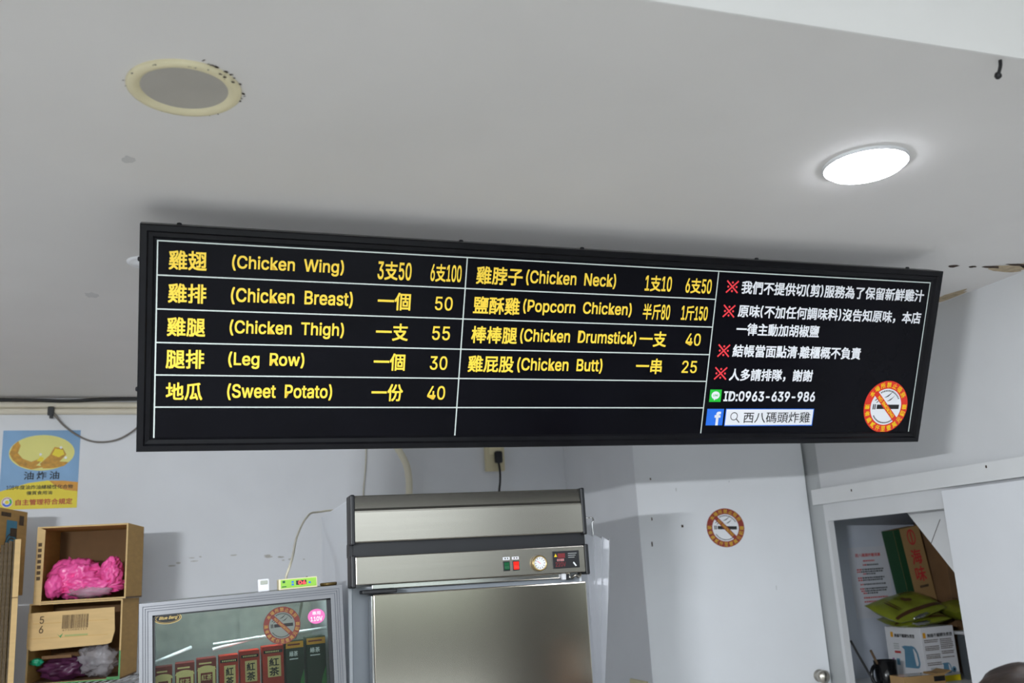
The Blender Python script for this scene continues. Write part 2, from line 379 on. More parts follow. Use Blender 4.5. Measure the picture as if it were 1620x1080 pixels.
b = MB(); b.box((-3.3, -2.6, 0), (-3.2, YF-0.045, 3.7), mat('blocker_grey', (120, 116, 110), 0.7, var=0.1)); b.box((3.6, -2.6, 0), (3.7, YF-0.045, 3.7), mat('blocker_grey', (120, 116, 110))); S_('wall_light_block', b)  # unseen walls added to hold back daylight from the sides
b = MB(); b.box((-14, -8.7, 0), (14, -8.5, 0.85), mat('street_wall', (52, 50, 48), 0.9, var=0.2)); S_('wall_street', b)
b = MB()
for k in range(30): b.blob((-13+k*0.9, -9.9+0.2*math.sin(k*2.1), 1.35), (0.75, 0.45, 0.85+0.15*math.sin(k*1.7)), mat('hedge_leaves', (150, 155, 140), 0.9, var=0.5, scale=9), k, 0.35, 3.5, 3)
b.obj('hedge', None, 'green hedge across the street reflected in the fridge door', 'hedge', kind='stuff')

# ------------------------------------------------------------------ ceiling lights
def downlight(x, y, lit, label, r_out, r_in, m=None):
    t = thing('downlight', label, 'ceiling light', T(x, y, ZC) @ Rx(180), 'round recessed downlights')
    g = MB(); g.lathe([(r_out, 0.0), (r_out, 0.004), (r_out-0.004, 0.008), (r_in+0.012, 0.009), (r_in+0.004, 0.006), (r_in, 0.002)], M_LAMPW if lit else M_CREAM, n=64); g.obj('trim_ring', t)
    g = MB()
    if lit: g.lathe([(0, 0.021), (r_in*0.85, 0.0205), (r_in*0.97, 0.018), (r_in, 0.014), (r_in, 0.001)], m or M_LAMP, n=64)
    else: g.disc((0, 0), r_in, 0.002, M_DIFF, n=64)
    g.obj('diffuser', t)
    return t
t = downlight(-0.0187, 1.7634, False, 'unlit round downlight with a yellowed cream ring and grey diffuser, dirt around its edge', 0.1065, 0.081)
g = MB()
rnd = random.Random(3)
spots = [(35, 1.01, 9), (40, 1.03, 7), (47, 1.0, 10), (52, 1.0, 8), (58, 1.0, 9), (63, 1.05, 5), (66, 1.0, 6), (75, 1.1, 6), (20, 1.02, 7), (2, 1.04, 8), (-4, 1.05, 5), (-9, 1.02, 7), (-14, 1.03, 5), (150, 1.01, 5), (120, 1.0, 6), (-73, 1.02, 8), (-66, 1.05, 7), (-118, 1.03, 6), (-112, 1.05, 4), (178, 1.02, 4), (44, 0.93, 4), (80, 0.93, 4), (85, 0.94, 3), (-50, 0.93, 5)]
for a, k, sz in spots:
    for q in range(3):
        aa = math.radians(a+rnd.uniform(-2, 2)); rr = 0.1065*k+rnd.uniform(-.003, .003); s2 = sz*0.00034*rnd.uniform(.5, 1.1)
        zz = 0.0012 if rr > 0.107 else 0.0095
        g.disc((rr*math.cos(aa), rr*math.sin(aa)), s2, zz, M_DIRT, n=7, sx=rnd.uniform(.6, 1.5))
g.obj('dirt_specks', t, kind='stuff', label='dark dirt specks around the ring')
downlight(1.5966, 1.787, True, 'lit round white downlight glowing on the ceiling in front of the menu board', 0.1045, 0.0915)
downlight(-1.55, 1.78, True, 'lit round white downlight over the left side of the shop', 0.1045, 0.0915)
downlight(0.25, 3.75, True, 'round white fill light added out of sight behind the middle of the menu board', 0.1045, 0.0915, mat('back_fill_lit', (255, 255, 255), 0.5, emit=(236, 244, 255), estr=BACK_E, var=0.0))  # hidden light added to brighten the back wall
g = MB(); g.lathe([(0.0, 0.0), (0.055, 0.0), (0.055, 0.004), (0.048, 0.008), (0.022, 0.010), (0.020, 0.022), (0.0, 0.024)], M_LAMPW, n=32)
o = g.obj('smoke_sensor', None, 'small white round ceiling fitting half hidden by the left edge of the menu board', 'sensor'); o.matrix_world = T(-0.122, 2.835, ZC) @ Rx(180)
# hooded floodlight on a stand in front of the shop, left of the viewer
t = thing('floodlight', 'hooded floodlight on a thin stand in front of the shop', 'floodlight', T(-1.5, -0.5, 0) @ Rz(-36))
g = MB(); g.box((-0.23, -0.10, 1.86), (0.23, -0.005, 1.93), M_BPL, bev=0.004); g.box((-0.23, -0.005, 1.928), (0.23, 0.22, 1.932), M_BPL); g.obj('hood', t)  # hood added to keep the beam off the ceiling
g = MB(); g.tube([(0, -0.05, 0.02), (0, -0.05, 1.86)], 0.015, M_BPL, smooth_path=False); g.lathe([(0, 0.03), (0.16, 0.02), (0.17, 0.0), (0, 0)], M_BPL, T(0, -0.05, 0)); g.obj('stand', t)
ld = bpy.data.lights.new('flood_lamp', 'AREA'); ld.shape = 'RECTANGLE'; ld.size = 0.40; ld.size_y = 0.03; ld.energy = FLOOD_W; ld.color = (0.92, 0.96, 1.0)
lo = bpy.data.objects.new('flood_lamp', ld); COL.objects.link(lo); lo.parent = t; lo.matrix_local = T(0, 0.0, 1.895) @ Rx(90)

# black cable stub poking from the ceiling edge
g = MB(); g.tube([(1.534, 1.297, ZC+0.0), (1.531, 1.297, ZC-0.014), (1.522, 1.297, ZC-0.032)], 0.0036, M_BCORD, n=8); g.blob((1.520, 1.297, ZC-0.036), (0.007, 0.007, 0.008), M_BCORD, 1, 0.1, sub=2)
g.obj('wire_stub', None, 'short black wire end hanging from the ceiling edge at the upper right', 'wire')

# ------------------------------------------------------------------ no-smoking stickers (printed on one face, z = outwards)
def nosmoke(mb, R, X, red, yel, wht):
    mb.disc((0, 0), R, 0.0006, red, X, 72)
    mb.disc((0, 0), R*0.70, 0.0010, wht, X, 64)
    mb.rect(-R*0.42, R*0.60, -R*0.085, R*0.085, 0.0013, M_BLK, X)
    for x in (-0.60, -0.52): mb.rect(R*x, R*(x+0.05), -R*0.10, R*0.10, 0.0013, M_BLK, X)
    for (ax, ay, L, w) in ((-0.15, 0.36, 0.42, 0.03), (0.0, 0.22, 0.36, 0.028), (-0.56, 0.24, 0.16, 0.028), (-0.48, 0.16, 0.14, 0.024)):
        P = [(ax+L*t, ay+0.26*L/0.42*t*t+0.02*t) for t in (0, .25, .5, .75, 1)]
        up = [(R*x, R*(y+w*(1-abs(2*i/4-1))), 0.0013) for i, (x, y) in enumerate(P)]
        lo = [(R*x, R*(y-w*(1-abs(2*i/4-1))), 0.0013) for i, (x, y) in enumerate(P)]
        mb.poly(lo+up[::-1][1:-1], M_BLK, X)
    sl = X @ Matrix.Rotation(math.radians(-45), 4, 'Z')
    mb.rect(-R*0.76, R*0.76, -R*0.105, R*0.105, 0.0016, red, sl)
    mb.text('NO SMOKING', -R*0.56, R*0.56, -R*0.065, R*0.065, yel, sl, 0.03, 0.0020)
    for k, ch in enumerate('本場所禁止吸菸'):
        a = math.radians(145-k*(145-33)/6); c = X @ T(R*0.85*math.cos(a), R*0.85*math.sin(a), 0) @ Matrix.Rotation(a-PI/2, 4, 'Z')
        mb.text(ch, -R*0.105, R*0.105, -R*0.105, R*0.105, yel, c, 0.03, 0.0016)
    for k, ch in enumerate('違者處貳仟至壹萬元罰鍰'):
        a = math.radians(180+k*180/10); c = X @ T(R*0.85*math.cos(a), R*0.85*math.sin(a), 0) @ Matrix.Rotation(a+PI/2, 4, 'Z')
        mb.text(ch, -R*0.10, R*0.10, -R*0.105, R*0.105, yel, c, 0.03, 0.0016)
    for k in range(14):                    # lines of print too small to read
        a = math.radians(118-k*6.6); c = X @ T(R*0.62*math.cos(a), R*0.62*math.sin(a), 0) @ Matrix.Rotation(a-PI/2, 4, 'Z')
        mb.rect(-R*0.022, R*0.022, -R*0.03, R*0.03, 0.0013, M_BLK, c)
    for k in range(19):
        a = math.radians(215+k*5.0); c = X @ T(R*0.62*math.cos(a), R*0.62*math.sin(a), 0) @ Matrix.Rotation(a+PI/2, 4, 'Z')
        mb.rect(-R*0.022, R*0.018, -R*0.025, R*0.025, 0.0013, M_BLK, c)
    return mb

# ------------------------------------------------------------------ the menu board
XB = frame((-0.1185, 2.341, 0.879+1.6), (1, 0, 0), (0, -0.405, 0.9143))
BW, BH = 2.449, 0.576
board = thing('menu_board', 'long black menu board with yellow chicken menu and prices hanging tilted below the ceiling', 'menu board', XB)
g = MB(); g.box((0.004, -BH+0.004, -0.055), (BW-0.004, -0.004, -0.004), M_FRAME); g.box((0.02, -BH+0.02, -0.004), (BW-0.02, -0.02, 0.0), M_BOARD); g.obj('panel', board)
prof = [(0.0, -0.055), (0.0, 0.010), (0.003, 0.014), (0.016, 0.014), (0.020, 0.008), (0.030, 0.006), (0.034, 0.0)]
g = MB(); V = []; F = []
for d, z in prof: V += [(d, -d, z), (BW-d, -d, z), (BW-d, -BH+d, z), (d, -BH+d, z)]
for k in range(len(prof)-1):
    for c in range(4): F.append((k*4+c, k*4+(c+1) % 4, (k+1)*4+(c+1) % 4, (k+1)*4+c))
g.add(V, [f[::-1] for f in F], M_FRAME); g.obj('frame', board)
g = MB(); lw = 0.0017
rows = [0.0405, 0.1257, 0.2106, 0.2955, 0.3786, 0.4618, 0.5445]; U0, UA, UB, U1 = 0.041, 0.835, 1.621, 2.412
for k, v in enumerate(rows): g.rect(U0-lw, (U1 if k in (0, 6) else UB)+lw, -v-lw, -v+lw, 0.0006, M_LINE)
for u in (U0, UA, UB, U1): g.rect(u-lw, u+lw, -rows[-1], -rows[0], 0.0007, M_LINE)
g.obj('ruled_lines', board, label='thin pale ruled lines')
MENU = [
 ('menu_line', [('雞翅',0.0674,0.1577,0.0618,0.1107),('(Chicken Wing)',0.2184,0.5008,0.0656,0.1092),('3支50',0.5905,0.6821,0.0622,0.1122),('6支100',0.7350,0.8218,0.0622,0.1107)]),
 ('menu_line', [('雞排',0.0675,0.1588,0.1443,0.1937),('(Chicken Breast)',0.2182,0.5284,0.1478,0.1920),('一個',0.5950,0.6848,0.1449,0.1931),('50',0.7530,0.8026,0.1509,0.1889)]),
 ('menu_line', [('雞腿',0.0666,0.1584,0.2297,0.2786),('(Chicken Thigh)',0.2175,0.5091,0.2316,0.2763),('一支',0.5949,0.6832,0.2290,0.2765),('55',0.7504,0.8008,0.2332,0.2716)]),
 ('menu_line', [('腿排',0.0656,0.1579,0.3121,0.3615),('(Leg Row)',0.2167,0.4092,0.3148,0.3597),('一個',0.5935,0.6797,0.3112,0.3592),('30',0.7496,0.7989,0.3162,0.3550)]),
 ('menu_line', [('地瓜',0.0672,0.1557,0.3973,0.4438),('(Sweet Potato)',0.2165,0.4860,0.3985,0.4429),('一份',0.5921,0.6787,0.3961,0.4445),('40',0.7476,0.7984,0.4004,0.4396)]),
 ('menu_line', [('雞脖子',0.8643,0.9996,0.0620,0.1118),('(Chicken Neck)',1.0098,1.2867,0.0647,0.1090),('1支10',1.3804,1.4678,0.0632,0.1101),('6支50',1.5147,1.6022,0.0653,0.1106)]),
 ('menu_line', [('鹽酥雞',0.8619,0.9978,0.1458,0.1950),('(Popcorn Chicken)',1.0080,1.3454,0.1477,0.1926),('半斤80',1.3825,1.4717,0.1470,0.1944),('1斤150',1.5098,1.5989,0.1480,0.1925)]),
 ('menu_line', [('棒棒腿',0.8623,0.9970,0.2289,0.2775),('(Chicken Drumstick)',1.0061,1.3692,0.2313,0.2755),('一支',1.3803,1.4692,0.2287,0.2754),('40',1.5342,1.5850,0.2316,0.2693)]),
 ('menu_line', [('雞屁股',0.8586,0.9937,0.3120,0.3599),('(Chicken Butt)',1.0041,1.2686,0.3147,0.3591),('一串',1.3775,1.4634,0.3109,0.3580),('25',1.5313,1.5824,0.3154,0.3535)]),
 ('notice_line', [('※',1.6534,1.6936,0.0671,0.1035),('我們不提供切(剪)服務為了保留新鮮雞汁',1.7058,2.3943,0.0648,0.1050)]),
 ('notice_line', [('※',1.6519,1.6910,0.1415,0.1782),('原味(不加任何調味料)沒告知原味，本店',1.7035,2.3947,0.1378,0.1783),('一律主動加胡椒鹽',1.7049,2.0058,0.1945,0.2334)]),
 ('notice_line', [('※',1.6493,1.6887,0.2635,0.3007),('結帳當面點清·離櫃概不負責',1.7006,2.1759,0.2616,0.3011)]),
 ('notice_line', [('※',1.6465,1.6880,0.3342,0.3717),('人多請排隊，謝謝',1.6984,2.0030,0.3371,0.3766)]),
]
def cjk(s): return any(ord(c) > 0x2e80 for c in s)
for nm, items in MENU:
    for s, u0, u1, v0, v1 in items:
        m = M_YEL if nm == 'menu_line' else (M_RED if s == '※' else M_WHT)
        part = ('english_name' if s[0] == '(' else 'dish_name' if u0 < 0.2 or 0.84 < u0 < 0.9 else 'price') if nm == 'menu_line' else ('red_mark' if s == '※' else 'notice_line')
        bold = (0.030 if cjk(s) else 0.012 if s.isdigit() else 0.022) if nm == 'menu_line' else (0.036 if s != '※' else 0.012)
        g = MB()
        if s == '※':
            cx, cy, hw, hh = (u0+u1)/2, -(v0+v1)/2, (u1-u0)/2, (v1-v0)/2
            for sg in (1, -1):
                X = T(cx, cy, 0) @ Matrix.Rotation(math.atan2(sg*hh, hw), 4, 'Z'); L = math.hypot(hw, hh); g.rect(-L, L, -0.0024, 0.0024, 0.0008, m, X)
            for dx, dy in ((0, .72), (0, -.72), (.72, 0), (-.72, 0)): g.disc((cx+dx*hw, cy+dy*hh), 0.0034, 0.0009, m, n=14)
        else: g.text(s.replace(' ', '  '), u0, u1, -v1, -v0, m, None, bold, 0.0008)
        g.obj(part, board)
g = MB(); g.text('ID:0963-639-986', 1.6874, 2.0224, -0.4410, -0.4085, M_WHT, None, 0.03)
g.rect(1.6378, 1.6785, -0.4429, -0.4039, 0.0006, M_GRN); g.disc((1.6582, -0.4220), 0.0145, 0.0009, M_WHT, sy=0.86)
g.poly([(1.6525, -0.4325, 0.0009), (1.6600, -0.4335, 0.0009), (1.6545, -0.4385, 0.0009)], M_WHT)
g.text('LINE', 1.6490, 1.6674, -0.4248, -0.4192, M_GRN, None, 0.03, 0.0012)
g.obj('contact_line', board, label='green chat icon and phone number')
g = MB(); g.rect(1.6351, 1.6939, -0.5173, -0.4648, 0.0006, M_BLU); g.text('f', 1.6630, 1.6850, -0.5173, -0.4735, M_WHT, None, 0.04, 0.0010)
g.rect(1.7005, 2.0249, -0.5200, -0.4640, 0.0006, M_BLU); g.rect(1.7030, 2.0224, -0.5172, -0.4664, 0.0009, M_WHT)
g.ring((1.7320, -0.4885), 0.0105, 0.0130, 0.0012, M_BLK)
g.poly([(1.7402, -0.4985, 0.0012), (1.7424, -0.4964, 0.0012), (1.7540, -0.5075, 0.0012), (1.7517, -0.5096, 0.0012)], M_BLK)
g.text('西八碼頭炸雞', 1.7664, 2.0128, -0.5101, -0.4747, M_BLK, None, 0.008, 0.0012)
g.obj('search_bar', board, label='blue icon and pale search bar with the shop name')
nosmoke(MB(), 0.0875, T(2.3045, -0.4572, 0), M_STRED, M_STYEL, M_WHT).obj('sticker', board, label='round red and yellow no smoking sticker')
for u in (0.35, 2.1):                     # hangers from the ceiling
    g = MB(); Xi = XB.inverted(); top = XB @ Vector((u, -0.16, -0.058)); g.tube([Xi @ top, Xi @ Vector((top.x, 2.92, ZC))], 0.004, M_FRAME, n=8, smooth_path=False)
    g.box((u-0.012, -0.20, -0.062), (u+0.012, -0.12, -0.055), M_FRAME); g.obj('hanger', board)
g = MB()
for u in (0.09, 0.82, 1.18, 1.76, 2.33): g.lathe([(0.0, 0.006), (0.005, 0.005), (0.007, 0.0)], M_BPL, T(u, 0, -0.02) @ Rx(-90), n=10)
for v in (0.09, 0.42): g.lathe([(0.0, 0.006), (0.005, 0.005), (0.007, 0.0)], M_BPL, T(0, -v, -0.02) @ Ry(-90), n=10)
g.obj('frame_screws', board)

# ------------------------------------------------------------------ wall fittings on the back wall
g = MB()
for z in (2.510, 2.478): g.tube([(-2.19, Y0-0.016, z), (1.9, Y0-0.016, z)], 0.0155, M_PIPE, n=12, smooth_path=False)
g.obj('conduit', None, 'pair of cream conduit pipes running along the top of the back wall', 'pipe')
g = MB(); g.tube([(-2.19, 4.955, 2.529), (-0.84, 4.955, 2.5285), (-0.54, 4.955, 2.5245), (-0.23, 4.955, 2.536), (1.0, 4.955, 2.535)], 0.0085, M_BCORD, n=10)
g.obj('black_cable', None, 'thick black cable lying along the ceiling corner above the cream pipes', 'cable')
t = thing('loose_cable', 'thin grey cable drooping from a black clip on the pipes above the poster', 'cable')
g = MB(); g.tube([(-0.6146, 4.96, 2.478), (-0.5613, 4.97, 2.41), (-0.489, 4.985, 2.356), (-0.4177, 4.985, 2.3287), (-0.333, 4.985, 2.334), (-0.2626, 4.975, 2.3677), (-0.2, 4.97, 2.42), (-0.12, 4.96, 2.47)], 0.0045, mat('grey_cord', (120, 114, 108), 0.5), n=8); g.obj('cord', t)
g = MB(); g.box((-0.632, 4.955, 2.455), (-0.604, 4.972, 2.497), M_BPL, bev=0.003); g.box((-0.622, 4.95, 2.44), (-0.606, 4.968, 2.458), M_BPL, bev=0.002); g.obj('clip', t)
# frying-oil poster
XP = frame((-0.8216, Y0-0.001, 2.0157), (1, 0, 0), (0, 0, 1)); PW, PH = 0.336, 0.373
poster = thing('oil_poster', 'square blue and yellow frying oil poster on the back wall above the cartons', 'poster', XP)
g = MB(); g.box((0, 0, -0.0005), (PW, PH, 0.0005), M_SKYB)
wave = [(0, 0, .0009), (PW, 0, .0009), (PW, 0.122, .0009), (0.27, 0.130, .0009), (0.20, 0.132, .0009), (0.12, 0.122, .0009), (0.05, 0.100, .0009), (0, 0.084, .0009)]
g.poly(wave, M_PYEL)
g.poly([(PW, 0.078, .0012), (PW, 0.122, .0012), (0.27, 0.130, .0012), (0.21, 0.131, .0012), (0.24, 0.104, .0012), (0.28, 0.086, .0012)], M_PORA)
g.disc((0.172, 0.265), 0.142, 0.0010, M_OIL, sy=0.60)
g.poly([(0.032, 0.262, .0013), (0.045, 0.300, .0013), (0.066, 0.322, .0013), (0.078, 0.300, .0013), (0.068, 0.265, .0013), (0.090, 0.238, .0013), (0.128, 0.222, .0013), (0.160, 0.236, .0013), (0.172, 0.226, .0013), (0.150, 0.204, .0013), (0.200, 0.200, .0013), (0.130, 0.186, .0013), (0.080, 0.203, .0013), (0.048, 0.232, .0013)], M_OILG)
g.poly([(0.165, 0.212, .0014), (0.205, 0.252, .0014), (0.225, 0.292, .0014), (0.262, 0.285, .0014), (0.278, 0.255, .0014), (0.250, 0.222, .0014), (0.290, 0.218, .0014), (0.270, 0.200, .0014), (0.225, 0.190, .0014), (0.180, 0.190, .0014)], M_OILG)
g.poly([(0.215, 0.255, .0016), (0.228, 0.284, .0016), (0.262, 0.278, .0016), (0.270, 0.256, .0016), (0.245, 0.242, .0016)], M_PYEL)
g.poly([(0.150, 0.226, .0016), (0.165, 0.246, .0016), (0.182, 0.240, .0016), (0.176, 0.222, .0016)], M_PYEL)
g.disc((0.253, 0.289), 0.006, .0018, M_WHT, n=12); g.disc((0.166, 0.257), 0.006, .0018, M_WHT, n=12); g.disc((0.276, 0.240), 0.006, .0018, M_WHT, n=12)
g.disc((0.036, 0.034), 0.024, .0012, M_WHT, n=24); g.ring((0.036, 0.034), 0.018, 0.021, .0014, M_PRED); g.ring((0.036, 0.034), 0.012, 0.020, .0015, M_BLU, a0=PI*1.1, a1=PI*1.9, n=12)
g.ring((0.036, 0.034), 0.012, 0.020, .0016, M_GRN, a0=-0.4, a1=0.9, n=10); g.disc((0.036, 0.034), 0.009, .0015, M_PYEL, n=14)
g.obj('print', poster)
g = MB()
for ch, x in (('油', 0.100), ('炸', 0.155), ('油', 0.210)): g.text(ch, x, x+0.042, 0.138, 0.176, M_BLK, None, 0.02, .0020)
g.text('108年度油炸油總極性化合物', 0.030, 0.314, 0.092, 0.112, M_BLK, None, 0.02, .0018); g.text('優質食用油', 0.116, 0.226, 0.066, 0.084, M_BLK, None, 0.02, .0018)
g.text('自主管理符合規定', 0.072, 0.316, 0.018, 0.046, M_PRED, None, 0.03, .0018); g.obj('lettering', poster)
# wall outlet with plug
t = thing('power_outlet', 'beige wall outlet box above the freezer with a black plug in it', 'outlet', T(1.5619, Y0, 2.1448) @ FRONT)
g = MB(); g.box((0, 0, 0), (0.107, 0.18, 0.036), mat('beige_box', (214, 204, 168), 0.5), bev=0.004); g.obj('box', t)
g = MB(); g.box((0.02, 0.09, 0.036), (0.087, 0.165, 0.039), M_CREAM, bev=0.001); g.obj('face_plate', t)
t = thing('plug_cord', 'black plug and cord running from the wall outlet down behind the freezer', 'cord', T(1.5619, Y0, 2.1448) @ FRONT)
g = MB(); g.box((0.045, 0.04, 0.0362), (0.087, 0.105, 0.07), M_BPL, bev=0.009); g.obj('plug', t)
g = MB(); g.tube([(0.064, 0.045, 0.055), (0.068, 0.0, 0.06), (0.066, -0.06, 0.06), (0.058, -0.14, 0.05), (0.05, -0.35, 0.045), (0.05, -0.9, 0.04)], 0.006, M_BCORD); g.obj('cord', t)
# hose and thin cords
g = MB(); g.tube([(0.72, 4.85, 2.53), (0.90, 4.88, 2.44), (1.00, 4.9, 2.36), (1.055, 4.9, 2.27), (1.10, 4.9, 2.18), (1.112, 4.9, 2.10), (1.11, 4.9, 2.02), (1.09, 4.88, 1.85), (1.08, 4.85, 1.5)], 0.018, M_HOSE, n=14)
g.obj('hose', None, 'cream flexible hose curving down the back wall behind the freezer', 'hose')
g = MB(); g.tube([(0.906, 4.985, 2.5), (0.905, 4.985, 2.28), (0.897, 4.985, 2.15), (0.885, 4.985, 2.03), (0.88, 4.985, 1.7)], 0.0032, M_CORD, n=8)
g.obj('thin_cord', None, 'thin cream cord hanging on the back wall left of the hose', 'cord')
# small socket on the alcove wall
g = MB(); g.box((2.022, 4.16, 1.0), (2.035, 4.335, 1.078), mat('beige_box', (214, 204, 168), 0.5), bev=0.004); g.obj('switch_box', None, 'low beige socket box on the shaded wall between the freezer and the white door', 'socket')

# no smoking sticker on the white door
b = nosmoke(MB(), 0.0905, Matrix.Identity(4), M_STMAR, M_STYEL2, M_WHT)
o = b.obj('no_smoking_sticker', None, 'round maroon and gold no smoking sticker on the white door', 'sticker'); o.matrix_world = XD @ T(0.4110, -0.0003, 1.7475) @ FRONT @ Matrix.Rotation(math.radians(-4), 4, 'Z')

# ------------------------------------------------------------------ upright freezer
XF = T(0.4611, 2.82, 0) @ Rz(-1.5)
fz = thing('upright_freezer', 'tall stainless steel upright freezer with control panel below its top fascia', 'freezer', XF)
g = MB(); g.box((0.0, 0.075, 0.12), (0.742, 0.77, 1.838), M_BODY, bev=0.004); g.box((0.012, 0.07, 0.13), (0.73, 0.0755, 1.58), M_BODYG); g.obj('cabinet', fz)
g = MB(); g.prism([(0.08, 1.709), (0.002, 1.709), (0.0, 1.712), (0.0, 1.795), (0.0008, 1.800), (0.003, 1.807), (0.011, 1.843), (0.014, 1.846), (0.08, 1.845)], 0.013, 0.728, M_STEEL, Matrix(((0, 0, 1, 0), (1, 0, 0, 0), (0, 1, 0, 0), (0, 0, 0, 1)))); g.obj('top_fascia', fz)
g = MB(); g.box((0.010, 0.022, 1.66), (0.735, 0.08, 1.715), M_BPL); g.box((-0.001, 0.03, 1.668), (0.743, 0.081, 1.706), M_BPL); g.obj('vent_band', fz, label='black recessed band')
g = MB(); g.box((0.013, 0.0, 1.588), (0.728, 0.08, 1.669), M_STEEL, bev=0.003); g.obj('control_panel', fz)
g = MB()
for x0, x1 in ((0.0, 0.014), (0.727, 0.741)):
    g.box((x0, -0.003, 1.702), (x1, 0.082, 1.848), M_BPL, bev=0.004); g.box((x0, -0.003, 1.580), (x1, 0.082, 1.673), M_BPL, bev=0.004)
g.obj('end_caps', fz, label='black plastic end caps')
dr = MB(); dr.box((0.062, -0.004, 0.20), (0.7245, 0.05, 1.560), M_STEELD, bev=0.004); dr = dr.obj('door', fz)
g = MB(); g.box((0.058, 0.050, 0.21), (0.72, 0.0695, 1.555), M_GASK); g.obj('gasket', dr)
g = MB(); g.box((0.056, -0.002, 0.205), (0.062, 0.05, 1.556), M_CHROME, bev=0.001); g.obj('edge_strip', dr, label='bright steel edge strip')
g = MB(); g.box((0.03, -0.008, 1.562), (0.132, 0.05, 1.573), M_BPL, bev=0.003); g.obj('hinge', fz)
g = MB(); g.box((0.065, 0.035, 1.5735), (0.69, 0.068, 1.588), M_CHROME, bev=0.002); g.obj('rail', fz, label='shiny rail above the door')
g = MB(); g.box((0.655, 0.018, 1.568), (0.668, 0.034, 1.587), M_WHT, bev=0.002); g.box((0.668, 0.020, 1.568), (0.678, 0.034, 1.585), M_BPL); g.tube([(0.69, 0.03, 1.572), (0.70, 0.02, 1.580), (0.712, 0.025, 1.575), (0.722, 0.03, 1.583)], 0.004, M_NICK, n=6); g.obj('latch', fz)
for k, (x0, m) in enumerate(((0.459, M_SWG), (0.489, M_SWR))):
    g = MB(); g.box((x0, -0.004, 1.6045), (x0+0.0215, 0.001, 1.633), M_BPL, bev=0.001)
    g.prism([(-0.0045, 1.6075), (-0.0085, 1.6105), (-0.0055, 1.6195), (-0.0085, 1.6295), (-0.0045, 1.6305)], x0+0.003, x0+0.0185, m, Matrix(((0, 0, 1, 0), (1, 0, 0, 0), (0, 1, 0, 0), (0, 0, 0, 1))))
    g.obj('switch', fz, label='green rocker switch' if k == 0 else 'lit red rocker switch')
g = MB(); XX = T(0, -0.0006, 0) @ FRONT
g.rect(0.4595, 0.4815, 1.637, 1.6455, 0, M_WHT, XX); g.rect(0.4885, 0.5105, 1.637, 1.6455, 0, M_WHT, XX)
for x in (0.465, 0.473, 0.494, 0.502): g.rect(x, x+0.004, 1.6395, 1.6435, 0.0004, M_BLK, XX)
g.obj('switch_label', fz)
ga = MB(); ga.lathe([(0, 0.0), (0.0235, 0.0), (0.0235, 0.014), (0.0215, 0.017), (0.019, 0.017), (0.019, 0.013)], M_BRASS, T(0.5735, 0, 1.622) @ FRONT, n=32); ga = ga.obj('gauge', fz, label='round brass rimmed dial thermometer')
g = MB(); XX = T(0.5735, -0.0135, 1.622) @ FRONT; g.disc((0, 0), 0.019, 0, M_WHT, XX, 32)
for k in range(12): g.rect(-0.0008, 0.0008, 0.0125, 0.0165, 0.0004, M_BLK, XX @ Matrix.Rotation(k*PI/6, 4, 'Z'))
g.rect(-0.0007, 0.0007, -0.003, 0.011, 0.0006, M_RED, XX @ Matrix.Rotation(0.9, 4, 'Z')); g.obj('dial', ga)
g = MB(); g.box((0.619, -0.004, 1.603), (0.707, 0.001, 1.655), M_BPL, bev=0.001); XX = T(0, -0.0043, 0) @ FRONT
g.poly([(0.624, 1.638, 0), (0.634, 1.638, 0), (0.629, 1.648, 0)], M_STYEL, XX)
g.rect(0.636, 0.660, 1.634, 1.648, 0, M_DIM, XX); g.text('使用電壓', 0.632, 0.656, 1.6245, 1.632, mat('pale_pink_print', (226, 150, 150), 0.5), XX, 0.02, 0.0002); g.text('220V', 0.627, 0.661, 1.608, 1.622, M_DIM, XX, 0.02, 0.0002)
for k in range(3): g.rect(0.670, 0.699-0.004*k, 1.646-k*0.006, 1.6475-k*0.006, 0, M_WALLD, XX)
g.poly([(0.6845, 1.618, 0), (0.688, 1.621, 0), (0.697, 1.609, 0), (0.693, 1.607, 0)], M_WHT, XX); g.obj('display', fz, label='dark control display with a red voltage sign')
g = MB(); g.box((0.02, 0.10, 0.0), (0.72, 0.75, 0.12), M_BPL); g.obj('plinth', fz)
# bundle of milky plastic hung on the freezer side
t = thing('plastic_bag_bundle', 'folded milky white plastic sheet hanging between the freezer and the white door', 'plastic sheet')
g = MB(); n = 9
lt = [(1.258+0.118*k/(n-1), 3.0+0.012*(-1)**k, 1.714-0.028*(k/(n-1))**1.3+0.006*(-1)**k) for k in range(n)]
V = []; F = []
for j in range(13):
    s = j/12; sw = 1-0.82*s**1.15
    for k in range(n):
        x, y, z = lt[k]; fx = 1.258+(x-1.258)*sw+0.012*s; V.append((fx, 3.0+(y-3.0)*(1-0.4*s)+0.003*math.sin(7*s+k), z-s*(0.60-0.10*k/(n-1)*(1-s))))
V2 = [(x, y+0.022, z) for x, y, z in V]; m_ = len(V)
for j in range(12):
    for k in range(n-1):
        a = j*n+k; F += [(a, a+1, a+n+1, a+n), (m_+a+n, m_+a+n+1, m_+a+1, m_+a)]
    F += [(j*n, (j+1)*n, m_+(j+1)*n, m_+j*n), (j*n+n-1, m_+j*n+n-1, m_+(j+1)*n+n-1, (j+1)*n+n-1)]
for k in range(n-1): F += [(k, m_+k, m_+k+1, k+1), (12*n+k, 12*n+k+1, m_+12*n+k+1, m_+12*n+k)]
g.add(V+V2, F, M_BAGW); g.obj('sheet', t)
g = MB(); g.tube([(1.313, 3.01, 1.700), (1.312, 3.01, 1.745), (1.318, 3.01, 1.755), (1.31, 3.02, 1.765), (1.235, 3.02, 1.76)], 0.003, M_CHROME, n=8); g.obj('hook', t)

